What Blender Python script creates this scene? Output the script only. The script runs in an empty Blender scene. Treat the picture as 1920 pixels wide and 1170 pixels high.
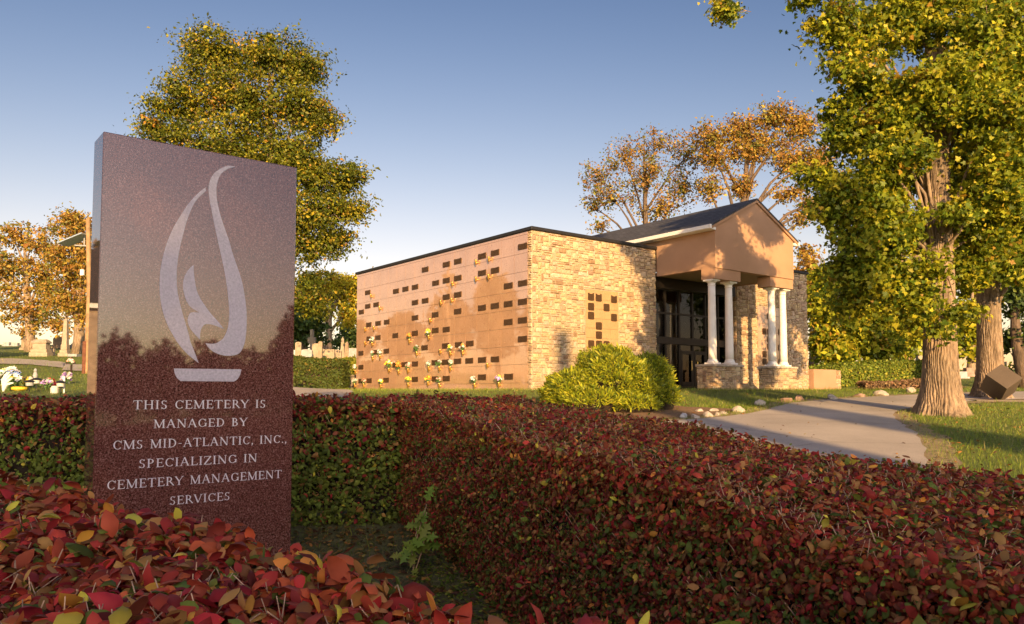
import bpy, bmesh, math, random
import numpy as np
from mathutils import Vector, Matrix
from mathutils.geometry import tessellate_polygon
R = math.radians
rng = np.random.default_rng(7)
random.seed(7)
sc = bpy.context.scene
col = sc.collection

# ------------------------------------------------------------------ camera, sky, sun, exposure
FPX, PITCH, PY0, EYE = 1480.0, R(3.3), 652.0, 1.30
cam = bpy.data.cameras.new("camera"); camo = bpy.data.objects.new("camera", cam); col.objects.link(camo)
camo.location = (0, 0, EYE); camo.rotation_euler = (R(90) + PITCH, 0, 0)
cam.sensor_width = 36; cam.lens = FPX / 1920 * 36; cam.shift_y = (PY0 - 585) / 1920
cam.clip_start = 0.05; cam.clip_end = 3000
sc.camera = camo

SUN_AZ, SUN_EL = R(10), R(15)             # the sun stands behind the viewpoint, a little to the right
SUN = Vector((math.sin(SUN_AZ) * math.cos(SUN_EL), -math.cos(SUN_AZ) * math.cos(SUN_EL), math.sin(SUN_EL)))
w = bpy.data.worlds.new("World"); sc.world = w; w.use_nodes = True
nt = w.node_tree; nt.nodes.clear()
SKYFIT = ((.305, 2.4, .47), (.464, 2.05, .58), (.61, 1.65, .69))
sky = nt.nodes.new("ShaderNodeTexSky"); sky.sky_type = 'NISHITA'; sky.sun_disc = False
sky.sun_elevation = SUN_EL; sky.sun_rotation = math.atan2(SUN.x, SUN.y)
sky.air_density = 1.0; sky.dust_density = 1.0; sky.ozone_density = 1.0; sky.altitude = 0
bg = nt.nodes.new("ShaderNodeBackground"); bg.inputs[1].default_value = 0.13
wo = nt.nodes.new("ShaderNodeOutputWorld")
# the sky's own contrast: deeper overhead, paler at the horizon, as a polariser and the evening air make it
sep = nt.nodes.new("ShaderNodeSeparateColor"); com = nt.nodes.new("ShaderNodeCombineColor"); nt.links.new(sky.outputs[0], sep.inputs[0])
def _m(op, a, b):
    x = nt.nodes.new("ShaderNodeMath"); x.operation = op
    for k, v in ((0, a), (1, b)):
        if isinstance(v, (int, float)): x.inputs[k].default_value = v
        else: nt.links.new(v, x.inputs[k])
    return x.outputs[0]
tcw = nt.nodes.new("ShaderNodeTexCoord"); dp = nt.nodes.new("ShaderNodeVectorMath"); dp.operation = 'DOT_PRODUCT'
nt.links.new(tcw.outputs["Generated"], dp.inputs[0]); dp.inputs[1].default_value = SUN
glow = _m('ADD', 1.0, _m('MULTIPLY', _m('POWER', _m('MAXIMUM', dp.outputs["Value"], 0.0), 3.0), 1.6))   # glow added on the sun's side of the sky to lift the shaded foreground
for k, (x3, gm, A) in enumerate(SKYFIT):
    u = _m('MULTIPLY', _m('POWER', _m('MULTIPLY', sep.outputs[k], .13 / x3), gm), A)
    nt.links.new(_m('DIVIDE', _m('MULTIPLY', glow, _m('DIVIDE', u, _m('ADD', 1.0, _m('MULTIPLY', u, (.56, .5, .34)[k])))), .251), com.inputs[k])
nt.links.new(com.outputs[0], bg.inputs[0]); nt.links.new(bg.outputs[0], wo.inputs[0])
sl = bpy.data.lights.new("sun", 'SUN'); sl.energy = 4.3; sl.angle = R(0.5); sl.color = (1.0, 0.635, 0.285)
so = bpy.data.objects.new("sun", sl); col.objects.link(so)
so.rotation_euler = (-SUN).to_track_quat('-Z', 'Y').to_euler(); so.location = (10, -40, 30)
sc.view_settings.view_transform = 'Standard'; sc.view_settings.look = 'None'
sc.view_settings.exposure = 1.2; sc.view_settings.gamma = 1.0

# ------------------------------------------------------------------ helpers
def ray(px, py):
    xc = (px - 960) / FPX; yc = (PY0 - py) / FPX
    c, s = math.cos(PITCH), math.sin(PITCH)
    return Vector((xc, c - yc * s, s + yc * c))
def at(px, py, Y):
    d = ray(px, py); t = Y / d.y
    return Vector((d.x * t, Y, EYE + d.z * t))
def on_plane(px, py, o, n):
    d = ray(px, py); e = Vector((0, 0, EYE))
    return e + d * ((Vector(o) - e).dot(n) / d.dot(n))

def _prof(y, tab):
    a = np.array(tab); return (np.interp(y - 2, a[:, 0], a[:, 1]) + np.interp(y, a[:, 0], a[:, 1]) + np.interp(y + 2, a[:, 0], a[:, 1])) / 3
PR = [(-400, -1.2), (-30, -1.2), (-10, -1.17), (0, -.515), (7.8, 0), (26, 1.2), (30, 1.4), (36, 1.5), (45, 2.0), (60, 3.1), (120, 5), (400, 6), (2000, 6)]
PL = [(-400, -1.2), (-30, -1.2), (-10, -1.17), (0, -.515), (7.8, 0), (28, 1.33), (40, 2.3), (52, 3.25), (65, 4.5), (90, 6.9), (130, 7.2), (400, 6.8), (2000, 6.8)]
BC = np.array((.745, 29.0)); BU = np.array((.79, .613)); BU = BU / np.linalg.norm(BU); BV = np.array((-BU[1], BU[0]))
ZB = 1.42
def gz(x, y):
    x = np.asarray(x, float); y = np.asarray(y, float)
    t = np.clip((-x / np.maximum(y, 10) - .2) / .28, 0, 1); t = t * t * (3 - 2 * t)
    z = _prof(y, PR) * (1 - t) + _prof(y, PL) * t
    dx = x - BC[0]; dy = y - BC[1]
    s = dx * BU[0] + dy * BU[1]; p = dx * BV[0] + dy * BV[1]
    d = np.hypot(np.maximum(np.maximum(-1 - s, s - 19), 0), np.maximum(np.maximum(-3.5 - p, p - 16), 0))
    k = np.clip(1 - d / 5, 0, 1); k = k * k * (3 - 2 * k)
    return z * (1 - k) + ZB * k
def g(x, y): return float(gz(x, y))
def ground(px, py):
    d = ray(px, py); t = 1.0
    for _ in range(4000):
        if EYE + d.z * t < g(d.x * t, d.y * t): break
        t += .05
    return Vector((d.x * t, d.y * t, g(d.x * t, d.y * t)))

def tag(o, label=None, cat=None, group=None, kind=None):
    if label: o["label"] = label
    if cat: o["category"] = cat
    if group: o["group"] = group
    if kind: o["kind"] = kind
    return o
def empty(name, loc, rz=0, label=None, cat=None, group=None):
    o = bpy.data.objects.new(name, None); col.objects.link(o); o.location = loc; o.rotation_euler = (0, 0, rz)
    o.empty_display_size = .1
    return tag(o, label, cat, group)
def link(name, me, mat, parent=None, world=True):
    o = bpy.data.objects.new(name, me); col.objects.link(o)
    if mat is not None and not me.materials: me.materials.append(mat)
    if parent is not None:
        o.parent = parent
        if world:
            r = parent
            M = Matrix.Identity(4)
            while r is not None:
                M = r.matrix_basis @ M if r.parent is None else (r.matrix_parent_inverse @ r.matrix_basis) @ M
                r = r.parent
            o.matrix_parent_inverse = M.inverted()
    return o

class MB:
    """collects polygons for ONE mesh"""
    def __init__(s): s.v = []; s.f = []; s.c = []; s.cur = None
    def add(s, vs, fs):
        b = len(s.v); s.v += [tuple(v) for v in vs]; s.f += [tuple(b + i for i in f) for f in fs]
        s.c += [s.cur or (1, 1, 1, 1)] * len(vs)
    def box(s, lo, hi, M=None, bev=0):
        x0, y0, z0 = lo; x1, y1, z1 = hi
        if bev > 0:
            b = bev; vs = []; 
            for (X, Y, Z, sx, sy, sz) in [(x, y, z, a, c, d) for x, a in ((x0, 1), (x1, -1)) for y, c in ((y0, 1), (y1, -1)) for z, d in ((z0, 1), (z1, -1))]:
                vs += [(X, Y + sy * b, Z + sz * b), (X + sx * b, Y, Z + sz * b), (X + sx * b, Y + sy * b, Z)]
            bm = bmesh.new()
            for v in vs: bm.verts.new(v)
            r = bmesh.ops.convex_hull(bm, input=bm.verts[:])
            bmesh.ops.dissolve_limit(bm, angle_limit=.02, verts=bm.verts[:], edges=bm.edges[:])
            bm.verts.index_update()
            vs = [v.co.copy() for v in bm.verts]; fs = [[v.index for v in f.verts] for f in bm.faces]; bm.free()
        else:
            vs = [(x0, y0, z0), (x1, y0, z0), (x1, y1, z0), (x0, y1, z0), (x0, y0, z1), (x1, y0, z1), (x1, y1, z1), (x0, y1, z1)]
            fs = [(0, 3, 2, 1), (4, 5, 6, 7), (0, 1, 5, 4), (1, 2, 6, 5), (2, 3, 7, 6), (3, 0, 4, 7)]
        if M is not None: vs = [M @ Vector(v) for v in vs]
        s.add(vs, fs)
    def lathe(s, prof, c=(0, 0, 0), n=20, M=None):
        vs = []; fs = []
        for r, z in prof:
            for k in range(n):
                a = 2 * math.pi * k / n; vs.append((c[0] + r * math.cos(a), c[1] + r * math.sin(a), c[2] + z))
        m = len(prof)
        for i in range(m - 1):
            for k in range(n):
                k2 = (k + 1) % n; fs.append((i * n + k, i * n + k2, (i + 1) * n + k2, (i + 1) * n + k))
        fs.append(tuple(range(n - 1, -1, -1))); fs.append(tuple((m - 1) * n + k for k in range(n)))
        if M is not None: vs = [M @ Vector(v) for v in vs]
        s.add(vs, fs)
    def tube(s, pts, rad, n=8):
        pts = [Vector(p) for p in pts]; vs = []; fs = []; m = len(pts); up = None
        for i, p in enumerate(pts):
            t = (pts[min(i + 1, m - 1)] - pts[max(i - 1, 0)]).normalized()
            if up is None: up = Vector((1, 0, 0)) if abs(t.x) < .8 else Vector((0, 1, 0))
            a = t.cross(up).normalized(); b = a.cross(t); up = b
            up = b
            for k in range(n):
                q = 2 * math.pi * k / n; vs.append(p + (a * math.cos(q) + b * math.sin(q)) * rad[i])
        for i in range(m - 1):
            for k in range(n):
                k2 = (k + 1) % n; fs.append((i * n + k, i * n + k2, (i + 1) * n + k2, (i + 1) * n + k))
        fs.append(tuple(range(n - 1, -1, -1))); fs.append(tuple((m - 1) * n + k for k in range(n)))
        s.add(vs, fs)
    def prism(s, poly, z0, z1, M=None):
        """poly: concave allowed, in local xy, extruded z0..z1"""
        fs = [tuple(t) for t in tessellate_polygon([[Vector((p[0], p[1], 0)) for p in poly]])]
        n = len(poly); V = [(p[0], p[1], z0) for p in poly] + [(p[0], p[1], z1) for p in poly]
        F = [tuple(q[::-1]) for q in fs] + [tuple(i + n for i in q) for q in fs] + [(i, (i + 1) % n, (i + 1) % n + n, i + n) for i in range(n)]
        if M is not None: V = [M @ Vector(v) for v in V]
        s.add(V, F)
    def build(s, name, mat, parent=None, smooth=False, colors=False):
        me = bpy.data.meshes.new(name); me.from_pydata([tuple(v) for v in s.v], [], s.f)
        bm = bmesh.new(); bm.from_mesh(me); bmesh.ops.recalc_face_normals(bm, faces=bm.faces[:]); bm.to_mesh(me); bm.free()
        if colors:
            at_ = me.color_attributes.new("tone", 'FLOAT_COLOR', 'POINT')
            at_.data.foreach_set("color", np.array(s.c, np.float32).ravel())
        if smooth:
            me.polygons.foreach_set("use_smooth", [True] * len(me.polygons))
        return link(name, me, mat, parent)

def mesh_np(name, V, F, tint=None, smooth=False):
    """V (n,3), F (m,k) arrays"""
    me = bpy.data.meshes.new(name); k = F.shape[1]
    me.vertices.add(len(V)); me.vertices.foreach_set("co", np.ascontiguousarray(V, np.float32).ravel())
    me.loops.add(F.size); me.loops.foreach_set("vertex_index", np.ascontiguousarray(F, np.int32).ravel())
    me.polygons.add(len(F)); me.polygons.foreach_set("loop_start", np.arange(0, F.size, k, dtype=np.int32))
    if smooth: me.polygons.foreach_set("use_smooth", np.ones(len(F), bool))
    if tint is not None:
        a = me.attributes.new("tint", 'FLOAT', 'POINT'); a.data.foreach_set("value", np.ascontiguousarray(tint, np.float32))
    me.update(calc_edges=True); return me
def frames(nrm, roll=None, axis=None):
    n = nrm / np.maximum(np.linalg.norm(nrm, axis=1, keepdims=True), 1e-6)
    h = rng.normal(size=n.shape) if axis is None else axis
    t = h - n * (h * n).sum(1, keepdims=True); t /= np.maximum(np.linalg.norm(t, axis=1, keepdims=True), 1e-6)
    return t, np.cross(n, t), n
def scatter(name, tv, tf, P, nrm, size, tint, mat, parent=None, axis=None, smooth=False, zvar=0):
    """one leaf template placed at P: template x along the leaf, y across, z up"""
    tv = np.asarray(tv, float); tf = np.asarray(tf, int); N = len(P)
    X, Y, Z = frames(nrm, axis=axis); s = np.asarray(size, float)[:, None, None]
    zz = tv[None, :, 2] * (1 + zvar * rng.normal(size=(N, 1)))
    V = P[:, None, :] + s * (tv[None, :, 0:1] * X[:, None, :] + tv[None, :, 1:2] * Y[:, None, :] + zz[:, :, None] * Z[:, None, :])
    F = tf[None] + (np.arange(N) * len(tv))[:, None, None]
    me = mesh_np(name, V.reshape(-1, 3), F.reshape(-1, tf.shape[1]), np.repeat(tint, len(tv)), smooth)
    return link(name, me, mat, parent)
# leaf templates
OVAL_V = [(0, 0, 0), (.2, .2, .0), (.22, 0, .09), (.2, -.2, .0), (.5, .31, -.03), (.52, 0, .1), (.5, -.31, -.03), (.8, .2, -.12), (.82, 0, -.01), (.8, -.2, -.12), (1, 0, -.24)]
OVAL_T = [(0, 2, 1), (0, 3, 2), (1, 2, 5), (1, 5, 4), (2, 3, 6), (2, 6, 5), (4, 5, 8), (4, 8, 7), (5, 6, 9), (5, 9, 8), (7, 8, 10), (8, 9, 10)]
MAPLE_V = [(0, 0, 0), (.12, .22, .03), (-.02, .42, -.05), (.3, .36, .04), (.42, .55, -.05), (.52, .26, .04), (.68, .2, .0), (1, 0, -.12),
           (.68, -.2, .0), (.52, -.26, .04), (.42, -.55, -.05), (.3, -.36, .04), (-.02, -.42, -.05), (.12, -.22, .03), (.4, 0, -.03)]
MAPLE_T = [(14, i, i + 1) for i in range(0, 13)] + [(14, 13, 0)]
RHOMB_V = [(0, 0, 0), (.45, .3, .08), (1, 0, -.06), (.5, -.3, .07)]
RHOMB_T = [(0, 2, 1), (0, 3, 2)]
BLADE_V = [(0, .035, 0), (0, -.035, 0), (.55, .022, .08), (.55, -.022, .08), (1, 0, .3)]
BLADE_T = [(0, 1, 3), (0, 3, 2), (2, 3, 4)]

# ------------------------------------------------------------------ materials
def newmat(name):
    m = bpy.data.materials.new(name); m.use_nodes = True; n = m.node_tree; n.nodes.clear()
    o = n.nodes.new("ShaderNodeOutputMaterial"); b = n.nodes.new("ShaderNodeBsdfPrincipled")
    n.links.new(b.outputs[0], o.inputs[0]); return m, n, b, o
def nd(n, typ, **kw):
    x = n.nodes.new(typ)
    for k, v in kw.items():
        if k.startswith("i_"):
            key = k[2:]; x.inputs[int(key) if key.isdigit() else key.replace("_", " ")].default_value = v
        else: setattr(x, k, v)
    return x
def ramp(n, fac, stops, interp='LINEAR'):
    r = n.nodes.new("ShaderNodeValToRGB"); r.color_ramp.interpolation = interp
    e = r.color_ramp.elements
    while len(e) > 1: e.remove(e[0])
    e[0].position = stops[0][0]; e[0].color = (*stops[0][1], 1)
    for p, c in stops[1:]:
        q = e.new(p); q.color = (*c, 1)
    n.links.new(fac, r.inputs[0]); return r.outputs[0]
def noise(n, scale, detail=4, rough=.55, coord=None, vec=None):
    x = nd(n, "ShaderNodeTexNoise"); x.inputs["Scale"].default_value = scale; x.inputs["Detail"].default_value = detail; x.inputs["Roughness"].default_value = rough
    if vec is None:
        c = n.nodes.new("ShaderNodeTexCoord"); vec = c.outputs["Object"]
    n.links.new(vec, x.inputs["Vector"]); return x.outputs[0]
def mixc(n, a, b, fac, mode='MIX'):
    x = n.nodes.new("ShaderNodeMix"); x.data_type = 'RGBA'; x.blend_type = mode
    for sock, v in ((x.inputs[6], a), (x.inputs[7], b), (x.inputs[0], fac)):
        if isinstance(v, (tuple, list)): sock.default_value = (*v, 1) if len(v) == 3 else v
        elif isinstance(v, (int, float)): sock.default_value = v
        else: n.links.new(v, sock)
    return x.outputs[2]
def bump(n, b, h, strength=.3, dist=.02):
    x = n.nodes.new("ShaderNodeBump"); x.inputs["Strength"].default_value = strength; x.inputs["Distance"].default_value = dist
    n.links.new(h, x.inputs["Height"]); n.links.new(x.outputs[0], b.inputs["Normal"])
def simple(name, c, rough=.6, metal=0, var=.25, scale=6, bmp=0, bscale=40, bdist=.01, spec=None):
    m, n, b, o = newmat(name)
    f = noise(n, scale, 5)
    lo = tuple(x * (1 - var) for x in c); hi = tuple(min(1, x * (1 + var)) for x in c)
    n.links.new(ramp(n, f, [(.3, lo), (.7, hi)]), b.inputs["Base Color"])
    b.inputs["Roughness"].default_value = rough; b.inputs["Metallic"].default_value = metal
    if spec is not None: b.inputs["IOR"].default_value = spec
    if bmp: bump(n, b, noise(n, bscale, 4), bmp, bdist)
    return m
def leafmat(name, cols, trans=.4, rough=.45, jit=.35, ncat=None):
    """cols: list of leaf colours, 'tint' picks one; a little random per leaf"""
    m, n, b, o = newmat(name)
    a = nd(n, "ShaderNodeAttribute", attribute_name="tint")
    k = len(cols); c = ramp(n, a.outputs["Fac"], [(i / k, q) for i, q in enumerate(cols)], 'CONSTANT')
    gm = n.nodes.new("ShaderNodeNewGeometry")
    hs = n.nodes.new("ShaderNodeHueSaturation")
    mr = nd(n, "ShaderNodeMapRange"); n.links.new(gm.outputs["Random Per Island"], mr.inputs[0]); mr.inputs[3].default_value = 1 - jit; mr.inputs[4].default_value = 1 + jit
    n.links.new(mr.outputs[0], hs.inputs["Value"]); n.links.new(c, hs.inputs["Color"])
    wn = nd(n, "ShaderNodeTexWhiteNoise", noise_dimensions='1D'); n.links.new(gm.outputs["Random Per Island"], wn.inputs["W"])
    mh = nd(n, "ShaderNodeMapRange"); n.links.new(wn.outputs["Value"], mh.inputs[0]); mh.inputs[3].default_value = .49; mh.inputs[4].default_value = .525
    n.links.new(mh.outputs[0], hs.inputs["Hue"])
    n.links.new(hs.outputs[0], b.inputs["Base Color"]); b.inputs["Roughness"].default_value = rough; b.inputs["IOR"].default_value = 1.33
    t = n.nodes.new("ShaderNodeBsdfTranslucent"); n.links.new(hs.outputs[0], t.inputs[0])
    x = n.nodes.new("ShaderNodeMixShader"); x.inputs[0].default_value = trans
    n.links.new(b.outputs[0], x.inputs[1]); n.links.new(t.outputs[0], x.inputs[2]); n.links.new(x.outputs[0], o.inputs[0])
    return m
def cat_tint(probs, N):
    """random colour class per leaf -> tint"""
    p = np.array(probs, float); p = p / p.sum(-1, keepdims=True)
    if p.ndim == 1: c = rng.choice(len(p), size=N, p=p)
    else: c = (p.cumsum(1) < rng.random((N, 1))).sum(1)
    return (np.minimum(c, p.shape[-1] - 1) + .5) / p.shape[-1]

def grassmat():
    m, n, b, o = newmat("lawn")
    f1 = noise(n, .35, 5); f2 = noise(n, 9, 6, .7); f3 = noise(n, 60, 3)
    c = ramp(n, f1, [(.3, (.11, .15, .02)), (.55, (.16, .20, .03)), (.75, (.24, .24, .06))])
    c2 = ramp(n, f2, [(.3, (.4, .4, .4)), (.7, (1.4, 1.4, 1.3))])
    c = mixc(n, c, c2, .8, 'MULTIPLY')
    n.links.new(c, b.inputs["Base Color"]); b.inputs["Roughness"].default_value = .85
    bump(n, b, f3, .8, .06); return m
M_GRASS = grassmat()
def asphaltmat():
    m, n, b, o = newmat("asphalt")
    f1 = noise(n, .5, 6, .6); f2 = noise(n, 90, 2); v = nd(n, "ShaderNodeTexVoronoi", feature='DISTANCE_TO_EDGE'); v.inputs["Scale"].default_value = .3
    tc = n.nodes.new("ShaderNodeTexCoord"); dn = nd(n, "ShaderNodeTexNoise"); dn.inputs["Scale"].default_value = 1.3; n.links.new(tc.outputs["Object"], dn.inputs["Vector"])
    mx = mixc(n, tc.outputs["Object"], dn.outputs["Color"], .35); n.links.new(mx, v.inputs["Vector"])
    c = ramp(n, f1, [(.28, (.31, .27, .22)), (.5, (.42, .365, .30)), (.72, (.50, .44, .365))])
    c = mixc(n, c, ramp(n, f2, [(.3, (.7, .7, .7)), (.7, (1.25, 1.25, 1.25))]), 1, 'MULTIPLY')
    cr = ramp(n, v.outputs["Distance"], [(.0, (.6, .6, .6)), (.006, (1, 1, 1))])
    c = mixc(n, c, cr, .8, 'MULTIPLY')
    n.links.new(c, b.inputs["Base Color"]); b.inputs["Roughness"].default_value = .8; bump(n, b, f2, .35, .01); return m
M_ASPH = asphaltmat()
def stonemat():
    m, n, b, o = newmat("ashlar stone")
    a = nd(n, "ShaderNodeAttribute", attribute_name="tone")
    f = noise(n, 14, 6, .65); c = mixc(n, a.outputs["Color"], ramp(n, f, [(.25, (.62, .6, .56)), (.75, (1.3, 1.3, 1.3))]), .9, 'MULTIPLY')
    n.links.new(c, b.inputs["Base Color"]); b.inputs["Roughness"].default_value = .85
    bump(n, b, noise(n, 22, 5, .7), .8, .03); return m
M_STONE = stonemat()
M_MORTAR = simple("mortar", (.36, .31, .24), .95, var=.15, scale=20)
def granite(name, dark, base, light, scale, rough, ior, coat=0, bigv=.12, stops=(.28, .4, .62, .75)):
    m, n, b, o = newmat(name)
    f1 = noise(n, scale, 3, .7); f2 = noise(n, scale * 2.3, 2, .6); f3 = noise(n, 1.2, 4)
    c = ramp(n, f1, list(zip(stops, (dark, base, base, light))))
    c = mixc(n, c, ramp(n, f2, [(.25, (.15, .12, .12)), (.36, (1, 1, 1)), (.66, (1, 1, 1)), (.78, (1.9, 1.8, 1.8))]), .8, 'MULTIPLY')
    c = mixc(n, c, ramp(n, f3, [(.3, (1 - bigv,) * 3), (.7, (1 + bigv,) * 3)]), 1, 'MULTIPLY')
    n.links.new(c, b.inputs["Base Color"]); b.inputs["Roughness"].default_value = rough; b.inputs["IOR"].default_value = ior
    return m
M_SLAB = granite("polished red granite", (.05, .018, .016), (.175, .062, .045), (.36, .2, .17), 95, .03, 1.85, bigv=.03, stops=(.38, .47, .53, .63))
M_CRYPT = granite("polished pink granite", (.30, .165, .10), (.50, .30, .18), (.62, .43, .30), 12, .035, 3.0, bigv=.1)
M_SLAB.node_tree.nodes['Principled BSDF'].inputs['Coat Weight'].default_value = .35
M_SLAB.node_tree.nodes['Principled BSDF'].inputs['Coat Roughness'].default_value = .02
M_FROST = simple("sandblasted granite", (.66, .61, .65), .8, var=.18, scale=60, bmp=.5, bscale=120, bdist=.004)
M_LETTER = simple("cut lettering", (.88, .85, .86), .75, var=.1, scale=50)
M_BRONZE = simple("bronze plaque", (.10, .055, .025), .5, .5, var=.4, scale=30, bmp=.4, bscale=60)
M_GOLD = simple("brass vase", (.75, .45, .13), .3, .9, var=.15, scale=20)
def stuccomat():
    m, n, b, o = newmat("brown stucco")
    f = noise(n, .8, 5); n.links.new(ramp(n, f, [(.3, (.37, .22, .13)), (.7, (.45, .27, .165))]), b.inputs["Base Color"]); b.inputs["Roughness"].default_value = .9
    bump(n, b, noise(n, 80, 4), .4, .008); return m
M_STUCCO = stuccomat()
M_PANEL = granite("tan granite", (.25, .16, .08), (.42, .27, .13), (.52, .38, .22), 14, .25, 1.5)
M_WHITE = simple("white paint", (.78, .76, .72), .55, var=.06, scale=3)
M_TRIM = simple("dark metal coping", (.03, .03, .032), .5, .4, var=.2)
M_FRAME = simple("dark bronze frame", (.03, .024, .02), .35, .6, var=.2)
M_SOFFIT = simple("soffit board", (.25, .18, .11), .8, var=.1)
def shinglemat():
    m, n, b, o = newmat("asphalt shingles")
    br = nd(n, "ShaderNodeTexBrick"); tc = n.nodes.new("ShaderNodeTexCoord"); mp = nd(n, "ShaderNodeMapping"); n.links.new(tc.outputs["UV"], mp.inputs[0])
    n.links.new(tc.outputs["UV"], br.inputs["Vector"]); br.inputs["Scale"].default_value = 1
    br.inputs["Color1"].default_value = (.04, .042, .05, 1); br.inputs["Color2"].default_value = (.075, .075, .085, 1); br.inputs["Mortar"].default_value = (.02, .02, .022, 1)
    br.inputs["Mortar Size"].default_value = .012; br.inputs["Brick Width"].default_value = .3; br.inputs["Row Height"].default_value = .14
    n.links.new(mixc(n, br.outputs[0], ramp(n, noise(n, 30, 4), [(.3, (.7,) * 3), (.7, (1.3,) * 3)]), 1, 'MULTIPLY'), b.inputs["Base Color"]); b.inputs["Roughness"].default_value = .9
    bump(n, b, br.outputs[1], -.5, .02); return m
M_SHINGLE = shinglemat()
def glassmat():
    m, n, b, o = newmat("window glass")
    gl = nd(n, "ShaderNodeBsdfGlossy"); gl.inputs["Roughness"].default_value = .01; gl.inputs[0].default_value = (.9, .9, .9, 1)
    tr = nd(n, "ShaderNodeBsdfTransparent"); tr.inputs[0].default_value = (.86, .8, .7, 1)
    fr = nd(n, "ShaderNodeFresnel"); fr.inputs[0].default_value = 1.55
    x = n.nodes.new("ShaderNodeMixShader"); n.links.new(fr.outputs[0], x.inputs[0]); n.links.new(tr.outputs[0], x.inputs[1]); n.links.new(gl.outputs[0], x.inputs[2])
    n.links.new(x.outputs[0], o.inputs[0]); return m
M_GLASS = glassmat()
M_INT = simple("interior plaster", (.75, .46, .18), .8, var=.15, scale=1.5)
M_DARKW = simple("dark furniture", (.03, .018, .012), .4, var=.3)
def barkmat(name, c0, c1, sc_=5):
    m, n, b, o = newmat(name)
    tc = n.nodes.new("ShaderNodeTexCoord"); mp = nd(n, "ShaderNodeMapping"); mp.inputs["Scale"].default_value = (1, 1, .22); n.links.new(tc.outputs["Object"], mp.inputs[0])
    f = noise(n, sc_ * 2.2, 6, .65, vec=mp.outputs[0]); f2 = noise(n, 1.1, 4)
    c = ramp(n, f, [(.35, c0), (.6, c1)]); c = mixc(n, c, ramp(n, f2, [(.3, (.75, .78, .75)), (.7, (1.2, 1.15, 1.1))]), 1, 'MULTIPLY')
    n.links.new(c, b.inputs["Base Color"]); b.inputs["Roughness"].default_value = .95
    bump(n, b, f, .9, .05); return m
M_BARK = barkmat("grey brown bark", (.125, .088, .058), (.34, .25, .17))
M_BARK2 = barkmat("dark bark", (.05, .036, .026), (.16, .11, .075))
M_TWIG = simple("cut twigs", (.66, .44, .26), .8, var=.45, scale=12)
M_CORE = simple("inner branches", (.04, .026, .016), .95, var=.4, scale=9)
M_MULCH = simple("dry mulch", (.22, .13, .065), .95, var=.4, scale=12, bmp=.8, bscale=40, bdist=.05)
M_SOIL = simple("leaf litter soil", (.13, .13, .045), .95, var=.5, scale=8, bmp=.8, bscale=30, bdist=.04)
M_ROCK = simple("field stone", (.42, .36, .29), .9, var=.3, scale=5, bmp=.7, bscale=14, bdist=.03)
M_ROCK2 = simple("reddish field stone", (.30, .2, .15), .9, var=.3, scale=5, bmp=.7, bscale=14, bdist=.03)
M_GSTONE = simple("pale gravestone", (.36, .29, .21), .85, var=.2, scale=4, bmp=.3, bscale=20)
M_GSTONE2 = simple("grey gravestone", (.33, .33, .33), .7, var=.2, scale=5, bmp=.2, bscale=20)
M_GSTONE3 = simple("weathered sandstone", (.30, .22, .15), .9, var=.3, scale=4, bmp=.4, bscale=16)
M_POLE = simple("wooden pole", (.32, .2, .1), .85, var=.3, scale=4)
M_RUST = simple("rusty steel", (.16, .06, .03), .7, .3, var=.4)
M_CUBE = granite("dark brown granite", (.05, .038, .025), (.10, .075, .05), (.2, .15, .1), 30, .5, 1.5)

# ------------------------------------------------------------------ ground
def tess(edges_a, edges_b, nu, nv, lift, name, mat, wob=0):
    A = np.array(edges_a, float); B = np.array(edges_b, float)
    def resample(P, n):
        # smooth (Catmull) then resample
        Q = [P[0]] + list(P) + [P[-1]]; out = []
        for i in range(1, len(Q) - 2):
            for t in np.linspace(0, 1, 12, endpoint=False):
                p0, p1, p2, p3 = Q[i - 1], Q[i], Q[i + 1], Q[i + 2]
                out.append(.5 * ((2 * p1) + (-p0 + p2) * t + (2 * p0 - 5 * p1 + 4 * p2 - p3) * t * t + (-p0 + 3 * p1 - 3 * p2 + p3) * t ** 3))
        out.append(P[-1]); out = np.array(out)
        d = np.r_[0, np.cumsum(np.linalg.norm(np.diff(out, axis=0), axis=1))]; u = np.linspace(0, d[-1], n)
        return np.c_[np.interp(u, d, out[:, 0]), np.interp(u, d, out[:, 1])]
    a = resample(A, nu); b = resample(B, nu)
    if wob:
        a = a + rng.normal(size=a.shape) * wob; b = b + rng.normal(size=b.shape) * wob
    t = np.linspace(0, 1, nv)[None, :, None]
    P = a[:, None, :] * (1 - t) + b[:, None, :] * t
    P = P.reshape(-1, 2); z = gz(P[:, 0], P[:, 1]) + lift
    V = np.c_[P, z]; i, j = np.meshgrid(np.arange(nu - 1), np.arange(nv - 1), indexing='ij')
    q = (i * nv + j).ravel(); F = np.c_[q, q + nv, q + nv + 1, q + 1]
    me = mesh_np(name, V, F, smooth=True); bm = bmesh.new(); bm.from_mesh(me)
    bmesh.ops.recalc_face_normals(bm, faces=bm.faces[:])
    if sum(f.normal.z for f in bm.faces) < 0: bmesh.ops.reverse_faces(bm, faces=bm.faces[:])
    bm.to_mesh(me); bm.free()
    return tag(link(name, me, mat), kind="structure")
def axis_grid(lo, hi, near_lo, near_hi, step, ratio=1.18):
    a = list(np.arange(near_lo, near_hi + 1e-6, step)); s = step
    x = a[-1]
    while x < hi: s *= ratio; x += s; a.append(x)
    s = step; x = a[0]
    while x > lo: s *= ratio; x -= s; a.insert(0, x)
    return np.array(a)
gx = axis_grid(-1500, 1500, -45, 45, .75); gy = axis_grid(-1500, 1800, -14, 75, .75)
XX, YY = np.meshgrid(gx, gy, indexing='ij'); ZZ = gz(XX, YY)
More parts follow.
